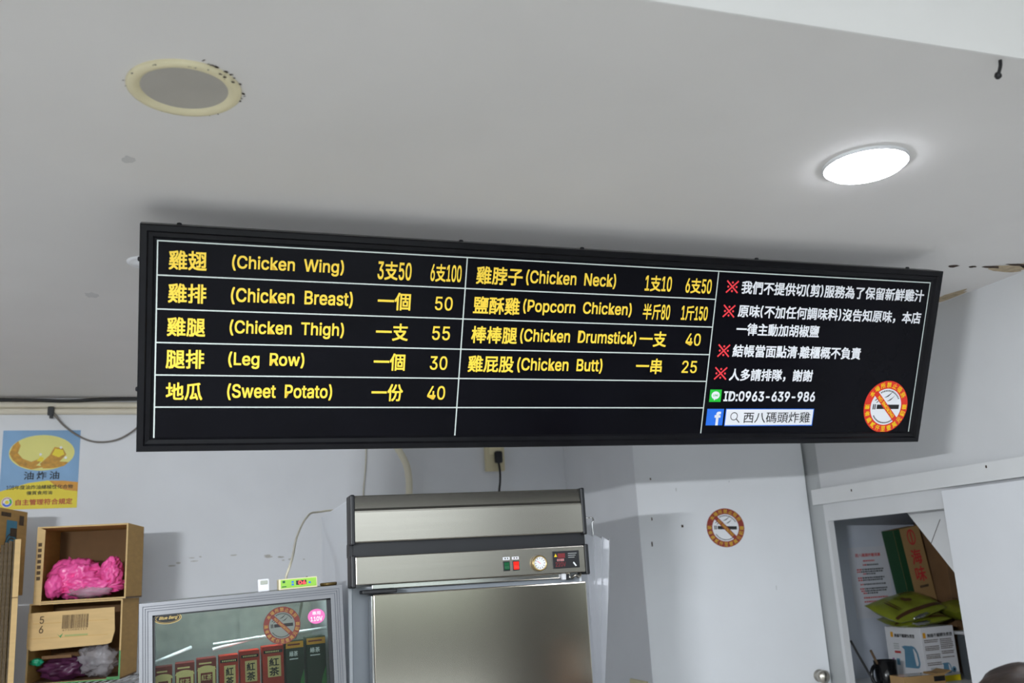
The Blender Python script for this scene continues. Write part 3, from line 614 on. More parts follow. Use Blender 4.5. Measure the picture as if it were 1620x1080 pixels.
# ------------------------------------------------------------------ display fridge
FH = 1.0
up = Vector((-math.sin(math.radians(2)), 0, math.cos(math.radians(2))))
base = Vector((-0.104, 2.7, 1.5745))-up*FH
XR = T(*base) @ Ry(-2)
fr = thing('display_fridge', 'small glass-door display fridge with aluminium frame and boxed tea inside', 'fridge', XR)
WF, DF = 0.52, 0.50
g = MB()
g.box((0, 0.05, 0.0), (0.03, DF, FH), M_BODYG); g.box((WF-0.03, 0.05, 0.0), (WF, DF, FH), M_BODYG); g.box((0.03, DF-0.03, 0), (WF-0.03, DF, FH), M_INSIDE)
g.box((0.03, 0.05, FH-0.014), (WF-0.03, DF, FH), M_INSIDE); g.box((0.03, 0.05, 0), (WF-0.03, DF, 0.05), M_INSIDE); g.obj('cabinet', fr)
dr = MB()
fw = 0.032
def rail(mb, a, bq, c, d):                # mitred frame member, corners a,b (outer) c,d (inner)
    V = [(p[0], 0.0, p[1]) for p in (a, bq, c, d)]+[(p[0], 0.045, p[1]) for p in (a, bq, c, d)]
    mb.add(V, [(3, 2, 1, 0), (4, 5, 6, 7), (0, 1, 5, 4), (1, 2, 6, 5), (2, 3, 7, 6), (3, 0, 4, 7)], M_ALU)
rail(dr, (0, FH), (0, 0), (fw, fw), (fw, FH-fw)); rail(dr, (WF, 0), (WF, FH), (WF-fw, FH-fw), (WF-fw, fw))
rail(dr, (WF, FH), (0, FH), (fw, FH-fw), (WF-fw, FH-fw)); rail(dr, (0, 0), (WF, 0), (WF-fw, fw), (fw, fw))
for d in (0.008, 0.014, 0.020):           # grooves of the extrusion
    for (lo, hi) in (((d, -0.0012, d), (d+0.0016, 0, FH-d)), ((WF-d-0.0016, -0.0012, d), (WF-d, 0, FH-d)), ((d, -0.0012, FH-d-0.0016), (WF-d, 0, FH-d)), ((d, -0.0012, d), (WF-d, 0, d+0.0016))): dr.box(lo, hi, mat('groove_grey', (88, 90, 98), 0.6))
dr = dr.obj('door', fr)
g = MB(); g.box((fw-0.002, 0.012, fw), (WF-fw+0.002, 0.016, FH-fw+0.002), M_GLASS); g.obj('glass_pane', dr)
g = MB()
for (lo, hi) in (((fw, 0.008, fw), (fw+0.006, 0.02, FH-fw)), ((WF-fw-0.010, 0.008, fw), (WF-fw, 0.02, FH-fw)), ((fw, 0.008, FH-fw-0.004), (WF-fw, 0.02, FH-fw))): g.box(lo, hi, M_BPL)
g.obj('glazing_seal', dr)
XG = T(0, 0.0112, 0) @ FRONT
g = MB(); g.disc((0.069, FH-0.0425), 0.034, 0, M_GOLD, XG, sy=0.42); g.disc((0.069, FH-0.0425), 0.032, 0.0003, M_BLK, XG, sy=0.40); g.ring((0.069, FH-0.0425), 0.0285, 0.0298, 0.0005, M_GOLD, XG, sy=0.36); g.text('Blue Berg', 0.047, 0.091, FH-0.0470, FH-0.0375, M_GOLD, XG, 0.02, 0.0006, shear=0.3); g.obj('badge', dr, label='black and gold oval badge')
nosmoke(MB(), 0.0485, XG @ T(0.357, FH-0.0905, 0), mat('sticker_dull_maroon', (104, 34, 26), 0.5), mat('sticker_dull_gold', (150, 112, 50), 0.5), mat('sticker_clear', (104, 110, 104), 0.4)).obj('sticker', dr, label='round no smoking sticker on the glass')
g = MB(); g.disc((0.449, FH-0.0765), 0.023, 0, M_PINKS, XG, sy=0.85); g.text('專用', 0.438, 0.460, FH-0.073, FH-0.063, M_WHT, XG, 0.02, 0.0005); g.text('110V', 0.433, 0.465, FH-0.089, FH-0.077, M_WHT, XG, 0.03, 0.0005); g.obj('voltage_sticker', dr, label='pink oval voltage sticker')
g = MB(); sh = FH-0.345; g.box((0.032, 0.06, sh-0.006), (WF-0.032, DF-0.035, sh), M_GASK)
for k in range(12): g.tube([(0.045+k*0.039, 0.06, sh+0.002), (0.045+k*0.039, DF-0.04, sh+0.002)], 0.0025, M_CHROME, n=6, smooth_path=False)
g.obj('shelf', fr)
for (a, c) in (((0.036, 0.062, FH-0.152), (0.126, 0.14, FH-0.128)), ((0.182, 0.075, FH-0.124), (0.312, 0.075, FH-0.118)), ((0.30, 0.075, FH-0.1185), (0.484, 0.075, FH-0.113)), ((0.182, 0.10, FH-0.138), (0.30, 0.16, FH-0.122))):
    g = MB(); g.tube([a, c], 0.0045, mat('reflection_white', (236, 238, 244), 0.3), n=10, smooth_path=False); g.obj('rod', fr, label='white streak drawn for a tube light reflected in the fridge door')  # white rods drawn in place of tube-light reflections on the glass
g = MB(); g.box((0.06, 0.052, FH-0.027), (WF-0.06, 0.062, FH-0.015), mat('fridge_fill_glow', (255, 255, 255), 0.5, emit=(240, 248, 255), estr=45.0, var=0)); g.obj('fill_strip', fr)  # hidden glowing strip added to brighten the tea boxes
g = MB()
for x in (0.03, WF-0.07):
    for y in (0.07, DF-0.07): g.box((x, y, -base.z/up.z+0.012), (x+0.04, y+0.04, 0.0), M_BPL)
for x in (0.03, WF-0.07): pass
g.obj('stand_leg', fr)
# tea boxes on the fridge shelf (their own things)
def tea_box(x, y, kind, h, label, w=0.052, d=0.07):
    t = thing('tea_box', label, 'tea box', XR @ T(x, y, sh+0.0048), 'tea boxes in the fridge')
    base_m = {'cream': M_TEAB, 'red': M_TEAR, 'green': M_TEAG}[kind]
    g = MB(); g.box((0, 0, 0), (w, d, h), base_m, bev=0.0012); g.obj('carton', t)
    P = T(0, -0.0005, 0) @ FRONT; g = MB()
    if kind == 'cream':
        g.rect(0.003, w-0.003, 0.0, h-0.022, 0, M_TEAC, P); g.ring((w/2, h-0.030), 0, 0.024, 0.0001, M_TEAC, P, n=20, sy=0.5, a0=0, a1=PI)
        g.rect(0.010, w-0.010, h-0.066, h-0.036, 0.0003, M_TEAB, P); g.text('紅茶', 0.012, w-0.012, h-0.056, h-0.040, M_TEAC, P, 0.02, 0.0005)
        g.rect(0.006, w-0.012, h-0.014, h-0.010, 0.0003, M_TEAC, P)
    elif kind == 'red':
        g.rect(0.003, w-0.003, h-0.018, h-0.010, 0, M_BLK, P)
        for k in range(8): g.rect(0.008+k*0.0046, 0.011+k*0.0046, h-0.016, h-0.012, 0.0003, M_TEAC, P)
        g.rect(0.013, w-0.008, h-0.080, h-0.026, 0, M_TEAC, P); g.text('紅', 0.017, w-0.013, h-0.052, h-0.031, M_BLK, P, 0.03, 0.0003); g.text('茶', 0.017, w-0.013, h-0.077, h-0.055, M_BLK, P, 0.03, 0.0003)
    else:
        g.rect(0.001, w-0.001, h-0.020, h-0.003, 0, M_ORA, P); g.rect(0.006, w-0.01, h-0.013, h-0.009, 0.0003, M_TEAB, P)
        g.poly([(w*0.55, 0, 0), (w-0.001, 0, 0), (w-0.001, h*0.62, 0), (w*0.8, h*0.5, 0), (w*0.62, h*0.3, 0)], M_LEAF, P)
        g.text('綠茶', 0.010, w-0.016, h-0.042, h-0.028, M_WHT, P, 0.04, 0.0003); g.rect(0.010, w-0.016, h-0.050, h-0.047, 0.0003, M_WHT, P)
    g.obj('print', t)
tb = [(0.034, 0.075, 'cream', 0.174, 'brown and cream tea box at the left end of the fridge row', .044), (0.085, 0.075, 'cream', 0.178, 'brown and cream tea box second from the left in the fridge', .049), (0.139, 0.075, 'cream', 0.183, 'brown and cream tea box beside the first red box in the fridge', .050),
      (0.196, 0.080, 'red', 0.184, 'red tea box next to the cream boxes in the fridge', .050), (0.250, 0.080, 'red', 0.190, 'red tea box in the middle of the red ones in the fridge', .052), (0.309, 0.078, 'red', 0.195, 'red tea box next to the green boxes in the fridge', .056),
      (0.370, 0.075, 'green', 0.204, 'dark green tea box beside the red boxes in the fridge', .049), (0.426, 0.075, 'green', 0.208, 'dark green tea box at the right end of the fridge row', .053)]
for x, y, k, h, l, w in tb: tea_box(x, y, k, h, l, w)
# things on top of the fridge
t = thing('temperature_controller', 'lime green digital controller showing red 04 on top of the fridge', 'controller', XR @ T(0.354, 0.03, FH+0.0006))
g = MB(); g.box((0, 0, 0), (0.104, 0.055, 0.029), M_CREAM, bev=0.002); g.obj('case', t)
P = T(0, -0.0006, 0) @ FRONT; g = MB(); g.rect(0.005, 0.101, 0.004, 0.0265, 0, M_LIME, P)
g.rect(0.046, 0.074, 0.010, 0.022, 0.0003, M_BPL, P)
for x, y in ((0.034, 0.017), (0.034, 0.010), (0.080, 0.012)): g.rect(x, x+0.006, y, y+0.0045, 0.0003, M_BLU, P)
g.rect(0.010, 0.017, 0.018, 0.024, 0.0003, M_SWG, P); g.rect(0.008, 0.020, 0.007, 0.0095, 0.0003, M_SWG, P); g.obj('face_plate', t)
g = MB(); g.text('04', 0.0525, 0.0725, 0.0110, 0.0210, M_LEDR, P, 0.012, 0.0006); g.obj('digits', t, label='glowing red digits 04')
t = thing('door_sensor', 'small white sensor block on top of the fridge', 'sensor', XR @ T(0.299, 0.03, FH+0.0006))
g = MB(); g.box((0, 0, 0), (0.031, 0.025, 0.034), M_LAMPW, bev=0.004); g.obj('body', t); g = MB(); g.box((0.006, -0.0015, 0.019), (0.026, 0.004, 0.030), mat('smoked_clear', (176, 180, 168), 0.2), bev=0.002); g.obj('window', t)
g = MB(); g.lathe([(0, 0), (0.022, 0), (0.0235, 0.004), (0.0235, 0.007), (0.021, 0.009), (0, 0.009)], mat('dark_gold_lid', (96, 78, 40), 0.35, 0.6), n=28)
o = g.obj('jar_lid', None, 'dark gold jar lid lying on the right end of the fridge top', 'lid'); o.matrix_world = XR @ T(0.490, 0.045, FH+0.0006)
g = MB(); g.tube([(0.272, 2.775, 1.608), (0.275, 2.79, 1.625), (0.284, 2.79, 1.650), (0.299, 2.85, 1.68), (0.339, 3.1, 1.748), (0.402, 3.4, 1.822), (0.466, 3.61, 1.857), (0.60, 3.68, 1.84), (0.7, 3.72, 1.6)], 0.0036, M_CORD, n=8)
g.obj('controller_cable', None, 'thin cream cable curving from the controller up past the freezer side', 'cable')
g = MB(); g.tube([(0.315, 2.78, 1.606), (0.325, 2.80, 1.615), (0.335, 2.82, 1.612), (0.34, 2.9, 1.60), (0.34, 3.22, 1.4)], 0.004, M_BCORD, n=8)
g.obj('fridge_cable', None, 'short dark cable looping behind the green controller', 'cable')

# ------------------------------------------------------------------ table and rack on the left that carry the cartons
t = thing('steel_table', 'stainless steel work table under the cartons', 'table', T(-1.5, 4.0, 0))
g = MB(); g.box((0, 0, 0.71), (1.36, 0.95, 0.75), M_STEEL, bev=0.004); g.obj('table_top', t)
for x in (0.04, 1.28):
    for y in (0.04, 0.87): g = MB(); g.tube([(x, y, 0), (x, y, 0.71)], 0.02, M_STEEL, smooth_path=False); g.obj('leg', t)
t = thing('wire_rack', 'chrome wire rack under the open cartons', 'rack', T(-0.560, 4.24, 0.7505) @ Rz(-9.5))
g = MB()
for y in (0.0, 0.34): g.tube([(0, y, 0.518), (0.40, y, 0.518)], 0.005, M_CHROME, smooth_path=False)
for k in range(14): g.tube([(0.005+k*0.03, 0, 0.519), (0.005+k*0.03, 0.34, 0.519)], 0.003, M_CHROME, n=6, smooth_path=False)
g.obj('shelf', t)
for x in (0.0, 0.40):
    for y in (0.0, 0.34): g = MB(); g.tube([(x, y, 0), (x, y, 0.513)], 0.008, M_CHROME, smooth_path=False); g.obj('leg', t)

def open_carton(X, w, d, h, label, th=0.006):
    t = thing('cardboard_box', label, 'box', X, 'open cartons on the rack')
    g = MB()
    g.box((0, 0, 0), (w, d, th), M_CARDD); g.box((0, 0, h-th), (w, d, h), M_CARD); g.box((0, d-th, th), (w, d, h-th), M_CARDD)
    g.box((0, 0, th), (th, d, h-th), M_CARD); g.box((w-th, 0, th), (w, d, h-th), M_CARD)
    for (lo, hi) in (((0, -0.001, 0), (w, 0.0, th)), ((0, -0.001, h-th), (w, 0, h)), ((0, -0.001, th), (th, 0, h-th)), ((w-th, -0.001, th), (w, 0, h-th))): g.box(lo, hi, M_CARDL)
    g.obj('carton_shell', t); return t
XB2 = T(-0.5699, 4.30, 1.277) @ Rz(-9.5)
t = open_carton(XB2, 0.350, 0.30, 0.308, 'lower open cardboard box with a barcode flap and a purple bag inside')
g = MB(); XX = T(0.004, -0.022, 0.272) @ Rx(-4) @ FRONT                       # torn front flap with print
pts = [(0.0, 0.0), (0.320, 0.006), (0.326, -0.085), (0.316, -0.128), (0.300, -0.134), (0.020, -0.142), (0.003, -0.130)]
g.prism(pts, -0.005, 0.0, M_CARDL, XX); g.rect(0.02, 0.30, -0.042, -0.0405, 0.0004, M_CARD, XX); g.rect(0.015, 0.30, -0.098, -0.0965, 0.0004, M_CARD, XX)
g.text('5', 0.044, 0.060, -0.042, -0.014, M_INK, XX, 0.01, 0.0008); g.text('6', 0.044, 0.060, -0.078, -0.050, M_INK, XX, 0.01, 0.0008)
x = 0.128; rb = random.Random(5)
while x < 0.225:
    w_ = rb.choice((0.0012, 0.002, 0.003)); g.rect(x, x+w_, -0.066, -0.014, 0.0006, M_INK, XX); x += w_+rb.choice((0.0012, 0.002))
g.text('4710085113', 0.130, 0.222, -0.074, -0.068, M_INK, XX, 0, 0.0006)
g.poly([(0.112, -0.084, .0006), (0.122, -0.092, .0006), (0.134, -0.082, .0006), (0.126, -0.100, .0006)], M_LEAF, XX); g.rect(0.14, 0.226, -0.096, -0.089, 0.0005, mat('faint_green', (166, 170, 110), 0.8), XX)
g.obj('flap', t); 
g = MB(); XX = T(0, -0.0015, 0) @ FRONT; g.rect(0.30, 0.349, 0.0, 0.012, 0, M_LEAF, XX); g.rect(0.02, 0.33, 0.0, 0.005, 0, M_LEAF, XX); g.rect(0.344, 0.350, 0.0, 0.11, 0.0001, M_LEAF, XX); g.obj('green_print', t)
g = MB(); g.tube([(0.005, 0.0, 0.12), (0.005, 0.30, 0.12)], 0.0005, M_CARDD, n=4, smooth_path=False); XX = T(0.3505, 0, 0) @ frame((0, 0, 0), (0, 1, 0), (0, 0, 1)); g.rect(0.02, 0.28, 0.15, 0.153, 0.0004, M_CARD, XX); g.obj('crease', t)
XB1 = T(-0.558, 4.30, 1.5865) @ Rz(-9.5)
t = open_carton(XB1, 0.348, 0.30, 0.298, 'upper open cardboard box holding a pink plastic bag')
g = MB(); XX = T(-0.0004, 0, 0) @ frame((0, 0, 0), (0, -1, 0), (0, 0, 1))
fl = MB(); fl.prism([(0, 0), (0.028, -0.01), (0.030, 0.285), (0, 0.296)], -0.003, 0.0, M_CARDL, T(0.001, -0.002, 0) @ FRONT)
for k in range(7): fl.rect(0.006, 0.020, 0.19-k*0.022, 0.204-k*0.022, 0.0006, M_INK, T(0.001, -0.0022, 0.03) @ FRONT)
fl.obj('flap', t)
# contents
g = MB(); X_ = XB1 @ T(0, 0, 0)
g.blob((0.125, 0.12, 0.095), (0.090, 0.065, 0.072), M_PINK, 3, 0.20, 1.2, 5, X_, crease=0.9); g.blob((0.274, 0.075, 0.104), (0.038, 0.045, 0.062), M_PINK, 8, 0.18, 1.3, 5, X_, crease=0.8)
g.blob((0.058, 0.06, 0.064), (0.034, 0.045, 0.046), M_PINK, 5, 0.16, 1.3, 4, X_, crease=0.7); g.blob((0.20, 0.075, 0.052), (0.105, 0.045, 0.036), M_PINK, 14, 0.2, 1.4, 5, X_, crease=0.9)
g.blob((0.20, 0.055, 0.035), (0.085, 0.045, 0.026), M_CRYSTAL, 11, 0.35, 3, 3, X_, fold=0.3)
g.obj('plastic_bag', None, 'crumpled bright pink plastic bag in the upper cardboard box', 'bag', 'bags stuffed in the open cartons')
g = MB(); g.blob((0.12, 0.09, 0.052), (0.095, 0.07, 0.042), M_PURP, 6, 0.3, 2.5, 4, XB2, fold=0.4); g.obj('plastic_bag', None, 'dark purple bag lying in the lower cardboard box', 'bag', 'bags stuffed in the open cartons')
g = MB(); g.blob((0.245, 0.085, 0.075), (0.075, 0.06, 0.062), M_CRYSTAL, 9, 0.35, 2.6, 4, XB2, fold=0.5); g.obj('plastic_bag', None, 'clear crumpled plastic bag in the lower cardboard box', 'bag', 'bags stuffed in the open cartons')
g = MB(); g.blob((0.035, 0.015, 0.085), (0.024, 0.02, 0.015), M_TEAL, 12, 0.4, 3, 3, XB2, fold=0.5); g.box((0.05, 0.02, 0.094), (0.16, 0.03, 0.106), M_CARDD, XB2); g.obj('wrapper', None, 'small green wrapper poking out of the lower cardboard box', 'wrapper')
# far left carton with the blue label, on a big brown carton
t = thing('cardboard_box', 'tan cardboard box with a blue label on top of the dark brown carton', 'box', T(-0.700, 4.27, 1.622) @ Rz(-12), 'closed cartons at the left')
g = MB(); g.box((-0.36, 0, 0), (0, 0.31, 0.345), M_CARD, bev=0.002); g.rect(-0.35, -0.012, 0.012, 0.335, 0.001, M_CARDD, FRONT); g.obj('carton', t)  # dark front panel paints the shade of an open front
XX = frame((0.0008, 0, 0), (0, 1, 0), (0, 0, 1)); g = MB(); g.rect(0.09, 0.20, 0.195, 0.30, 0, M_BLUEL, XX); g.rect(0.13, 0.20, 0.235, 0.27, 0.0004, M_INK, XX); g.rect(0.03, 0.13, 0.313, 0.330, 0, M_INK, XX); g.rect(0.22, 0.27, 0.285, 0.325, 0, M_INK, XX)
for k in range(4): g.ring((0.15, 0.17), 0.02+0.018*k, 0.026+0.018*k, 0.0003, M_INK, XX, a0=0, a1=PI, n=16)
g.obj('label', t, label='blue paper label')
g = MB(); g.box((-1.15, 4.27, 0.751), (-0.685, 4.62, 1.60), M_CARDD, bev=0.002)
g.obj('cardboard_box', None, 'big dark brown carton under the blue-labelled box', 'box', 'closed cartons at the left')
FLATG = 'flattened cartons standing on edge'
for k, (dx, h, dz, lab) in enumerate(((0.0, 1.03, 0.0, 'leftmost of the flattened cartons standing beside the brown carton'), (0.014, 1.06, 0.0, 'second from the left of the flattened cartons standing on edge'), (0.028, 1.068, 0.0, 'middle one of the flattened cartons standing on edge'), (0.042, 1.074, 0.0, 'flattened carton second nearest to the open boxes, standing on edge'), (0.058, 1.078, 0.0, 'tan flattened carton nearest to the open boxes, standing on edge'))):
    X_ = T(-0.662+dx, 4.13-0.004*k, 0.751) @ Rz(4.5) @ Ry(-0.6)
    g = MB(); th = 0.0105 if k < 4 else 0.006
    g.box((0, 0, 0), (th, 0.125, h), M_CARDE, bev=0.001); g.box((th, 0.004, 0.003), (th+0.001, 0.121, h-0.003), M_CARDL)
    if k == 4: g.box((th, -0.001, 0), (0.026, 0.003, h), M_CARDL); g.rect(th, 0.026, h-0.218, h-0.215, 0.0014, M_CARDD, T(0, 0, 0) @ FRONT)
    o = g.obj('flattened_carton', None, lab, 'cardboard', FLATG); o.matrix_world = X_

# ------------------------------------------------------------------ inside the cupboard on the right
t = thing('notice_sheet', 'laminated paper with a red title taped to the wall inside the cupboard', 'notice', frame((3.1769, 4.0992, 1.2765), (1, 0, 0), (0, 0, 1)))
g = MB(); g.box((0, 0, 0), (0.238, 0.347, 0.0006), M_PAPER); g.obj('sheet', t)
g = MB(); g.text('西八碼頭炸雞規章', 0.042, 0.196, 0.298, 0.316, M_PRED, None, 0.03, 0.0010)
for k, (y, x0, x1, c) in enumerate(((0.275, .085, .155, 0), (0.255, .080, .175, 1), (0.233, .040, .205, 1), (0.222, .040, .200, 1), (0.211, .075, .150, 1), (0.192, .040, .205, 1), (0.181, .040, .190, 1), (0.160, .050, .205, 1), (0.139, .045, .210, 1), (0.128, .050, .205, 1), (0.117, .060, .150, 1), (0.095, .060, .205, 0), (0.076, .060, .200, 0), (0.055, .065, .195, 1))):
    x = x0; rr = random.Random(k)
    while x < x1:
        w_ = rr.uniform(0.006, 0.013); g.rect(x, min(x+w_, x1), y, y+0.007, 0.0009, M_PRED if (c == 0 or x < x0+0.02) else M_BLK, None); x += w_+0.003
g.obj('lettering', t)
KX, KY, KZ, KW, KD, KH = 3.222, 3.72, 1.001, 0.190, 0.24, 0.243
t = thing('kettle_box', 'white kettle carton with a blue kettle printed on it, under the lime snack bags', 'box', T(KX, KY, KZ))
g = MB(); g.box((0, 0, 0), (KW, KD, KH), M_KETT, bev=0.001); g.box((-0.0004, -0.0004, 0), (KW+0.0004, KD, 0.026), M_PYEL); g.obj('carton', t)
XL = frame((-0.0008, KD, 0), (0, -1, 0), (0, 0, 1)); XR2 = T(0, -0.0008, 0) @ FRONT
def kettle(mb, x, y, s, X):
    mb.poly([(x-0.42*s, y, 0), (x+0.36*s, y, 0), (x+0.26*s, y+0.9*s, 0), (x+0.05*s, y+s, 0), (x-0.28*s, y+s, 0), (x-0.50*s, y+0.95*s, 0), (x-0.32*s, y+0.82*s, 0)], M_KBLU, X)
    P = [(x+0.10*s, y+0.97*s), (x+0.36*s, y+0.92*s), (x+0.52*s, y+0.70*s), (x+0.58*s, y+0.25*s), (x+0.50*s, y+0.06*s), (x+0.34*s, y+0.06*s)]
    w = 0.055*s
    for a, c in zip(P, P[1:]):
        d = Vector((c[0]-a[0], c[1]-a[1])).normalized(); n_ = Vector((-d.y, d.x))*w
        mb.poly([(a[0]-n_.x, a[1]-n_.y, .0002), (c[0]-n_.x, c[1]-n_.y, .0002), (c[0]+n_.x, c[1]+n_.y, .0002), (a[0]+n_.x, a[1]+n_.y, .0002)], M_KBLU, X)
g = MB(); kettle(g, 0.150, 0.062, 0.098, XL); g.rect(0.036, 0.054, 0.196, 0.220, 0, M_ORA, XL); g.text('無線不鏽鋼快煮壺', 0.062, 0.198, 0.196, 0.213, M_BLK, XL, 0.03, 0.0003)
for y in (0.163, 0.153, 0.143): g.rect(0.048, 0.085, y, y+0.006, 0, M_WALLD, XL)
g.rect(0.05, 0.092, 0.124, 0.134, 0, M_PRED, XL); g.rect(0.028, 0.042, 0.085, 0.10, 0, mat('violet_print', (150, 90, 150), 0.5), XL); g.rect(0.055, 0.078, 0.07, 0.10, 0, M_KBLU, XL); g.obj('picture', t, label='printed blue kettle picture')
g = MB(); g.rect(0.010, 0.026, 0.196, 0.220, 0, M_ORA, XR2); g.text('無線不鏽鋼快煮壺', 0.034, 0.178, 0.198, 0.215, M_BLK, XR2, 0.03, 0.0003)
for c0, c1, ys in ((0.014, 0.094, (0.184, 0.176, 0.156, 0.148, 0.141, 0.120, 0.112, 0.105, 0.084, 0.076)), (0.104, 0.176, (0.184, 0.176, 0.168, 0.160, 0.152, 0.144, 0.130, 0.122, 0.104))):
    for k, y in enumerate(ys):
        x = c0; rr = random.Random(k*7+int(c0*1000))
        while x < c1-0.006*rr.random(): w_ = rr.uniform(0.004, 0.010); g.rect(x, min(x+w_, c1), y, y+0.0045, 0, M_INK, XR2); x += w_+0.0022
g.rect(0.028, 0.064, 0.044, 0.066, 0, M_WALLD, XR2); kettle(g, 0.118, 0.036, 0.046, XR2); g.disc((0.160, 0.050), 0.013, 0, M_KBLU, XR2, 16); g.disc((0.161, 0.050), 0.006, 0.0003, M_BLK, XR2, 12); g.obj('lettering', t)
# snack bags
def snack_bag(X, L, Wd, H, label, seed):
    t = thing('snack_bag', label, 'bag', X, 'lime green snack bags')
    g = MB(); nx, ny = 28, 16; V = []; F = []
    for side in (1, -1):
        for i in range(nx+1):
            for j in range(ny+1):
                u = i/nx*2-1; v = j/ny*2-1
                th = H*0.5*max(0, (1-abs(u)**2.6))**0.6*max(0, (1-abs(v)**2.6))**0.6
                q = noise.noise(Vector((u*2.3+seed, v*2.3, side*3.0)))*0.25+noise.noise(Vector((u*5, v*5+seed, side)))*0.12
                V.append((u*L/2*(1-0.06*abs(v)), v*Wd/2*(1-0.05*abs(u)), side*th*(1+q)+0.02*u*u*0.2))
    K = (nx+1)*(ny+1)
    for i in range(nx):
        for j in range(ny):
            a = i*(ny+1)+j; F.append((a, a+ny+1, a+ny+2, a+1)); F.append((K+a+1, K+a+ny+2, K+a+ny+1, K+a))
    g.add(V, F, M_SNG, None, True); g.obj('pouch', t)
    g = MB(); V = []; F = []
    for i in range(nx+1):                  # printed brown band near the front edge
        for v in (-0.70, -0.84):
            u = i/nx*1.9-0.95; th = H*0.5*max(0, (1-abs(u)**2.6))**0.6*max(0, (1-abs(v)**2.6))**0.6
            V.append((u*L/2*(1-0.06*abs(v)), v*Wd/2*(1-0.05*abs(u)), th*1.25+0.003))
    F = [(2*i, 2*i+1, 2*i+3, 2*i+2) for i in range(nx)]; g.add(V, F, M_SNB, None, True); g.obj('band', t, label='brown printed band')
    g = MB()
    for cu, cv, ru, rv in [(0.05+0.11*q, 0.42, 0.04, 0.09) for q in range(6)]+[(-0.12, -0.05, 0.09, 0.18), (-0.02, -0.16, 0.10, 0.12), (-0.66, -0.1, 0.03, 0.42), (-0.58, -0.1, 0.018, 0.46)]:
        ring_ = []
        for i in range(14):
            u = cu+ru*math.cos(i*PI/7); v = cv+rv*math.sin(i*PI/7); th = H*0.5*max(0, (1-abs(u)**2.6))**0.6*max(0, (1-abs(v)**2.6))**0.6
            ring_.append((u*L/2*(1-0.06*abs(v)), v*Wd/2*(1-0.05*abs(u)), th*1.22+0.003))
        g.poly(ring_, M_SNB)
    g.obj('print', t, label='brown printed figures')
    g = MB(); g.blob((-0.05*L, -0.47*Wd, 0.004), (0.16*L, 0.008, 0.010), M_SILV, seed, 0.4, 4, 3, fold=0.4); g.obj('seal', t, label='silver foil seal')
    return t
snack_bag(T(3.270, 3.85, 1.332) @ Rz(6) @ Ry(-9) @ Rx(22), 0.34, 0.22, 0.075, 'lime green snack bag lying uppermost on the kettle box', 1)
snack_bag(T(3.315, 3.86, 1.272) @ Rz(-12) @ Ry(-4) @ Rx(8), 0.30, 0.20, 0.05, 'lime green snack bag squashed beneath the top one on the kettle box', 4)
snack_bag(T(3.56, 3.78, 1.300) @ Rz(70) @ Ry(-4) @ Rx(4), 0.30, 0.20, 0.09, 'lime green snack bag at the right, half hidden by the sliding door', 7)
# cartons behind
t = thing('seafood_carton', 'tall leaning green and brown carton with red characters in the cupboard', 'box', T(3.462, 3.985, 1.001) @ Ry(-7))
g = MB(); g.box((0, 0, 0.02), (0.165, 0.085, 0.70), mat('cardboard_mid', (156, 124, 80), 0.85), bev=0.001); g.rect(0, 0.040, 0.02, 0.70, 0.0006, M_CGRN, FRONT); g.rect(0, 0.085, 0.02, 0.70, 0.0006, M_CGRN, frame((0, 0.085, 0), (0, -1, 0), (0, 0, 1))); g.obj('carton', t)
g = MB(); XX = T(0, -0.001, 0) @ FRONT; g.ring((0.102, 0.650), 0.026, 0.034, 0.0, M_PRED, XX, sx=0.75, sy=1.15); g.rect(0.098, 0.106, 0.622, 0.678, 0.0002, M_PRED, XX)
g.text('海', 0.072, 0.136, 0.515, 0.590, M_PRED, XX, 0.03, 0.0004); g.text('味', 0.072, 0.136, 0.430, 0.505, M_PRED, XX, 0.03, 0.0004); g.rect(0.08, 0.135, 0.40, 0.412, 0.0002, M_INK, XX); g.rect(0.055, 0.085, 0.23, 0.35, 0.0004, M_CARDD, XX); g.obj('lettering', t)
g = MB(); g.box((3.60, 3.90, 1.001), (3.712, 4.085, 1.74), M_CARDD, bev=0.002); g.obj('cardboard_box', None, 'dark brown carton in the cupboard behind the diagonal board', 'box')
g = MB(); g.box((3.44, 3.52, 1.001), (3.66, 3.74, 1.20), M_TUB, bev=0.012); g.box((3.43, 3.51, 1.20), (3.67, 3.75, 1.216), M_GASK, bev=0.005); g.obj('storage_tub', None, 'grey plastic tub beside the kettle box by the sliding door', 'tub')
t = thing('mug', 'black mug with a handle and a stick in it, beside the kettle box', 'mug', T(3.018, 3.74, 1.001))
g = MB(); g.lathe([(0, 0), (0.040, 0), (0.046, 0.006), (0.050, 0.118), (0.047, 0.118), (0.043, 0.010), (0, 0.008)], M_MUG, n=36); g.obj('body', t)
g = MB(); g.tube([(-0.046, -0.01, 0.095), (-0.075, -0.015, 0.098), (-0.096, -0.02, 0.070), (-0.090, -0.02, 0.035), (-0.060, -0.015, 0.018), (-0.044, -0.01, 0.024)], 0.008, M_MUG); g.obj('handle', t)
g = MB(); g.tube([(3.02, 3.745, 1.02), (2.938, 3.725, 1.168)], 0.0055, M_INK, n=8, smooth_path=False); g.obj('stirring_stick', None, 'brown stick standing in the black mug', 'stick')
t = thing('small_carton', 'small brown carton with a torn open end in front of the kettle box', 'box', T(2.905, 3.50, 1.001) @ Rz(-8))
g = MB(); g.box((0, 0, 0), (0.20, 0.10, 0.072), mat('cardboard_mid', (156, 124, 80), 0.85), bev=0.001); g.rect(0.05, 0.12, 0.02, 0.08, 0.0725, M_GASK); g.rect(0.004, 0.19, 0.006, 0.094, 0.0722, mat('packing_tape', (172, 138, 92), 0.12, spec=0.8)); g.obj('carton', t)
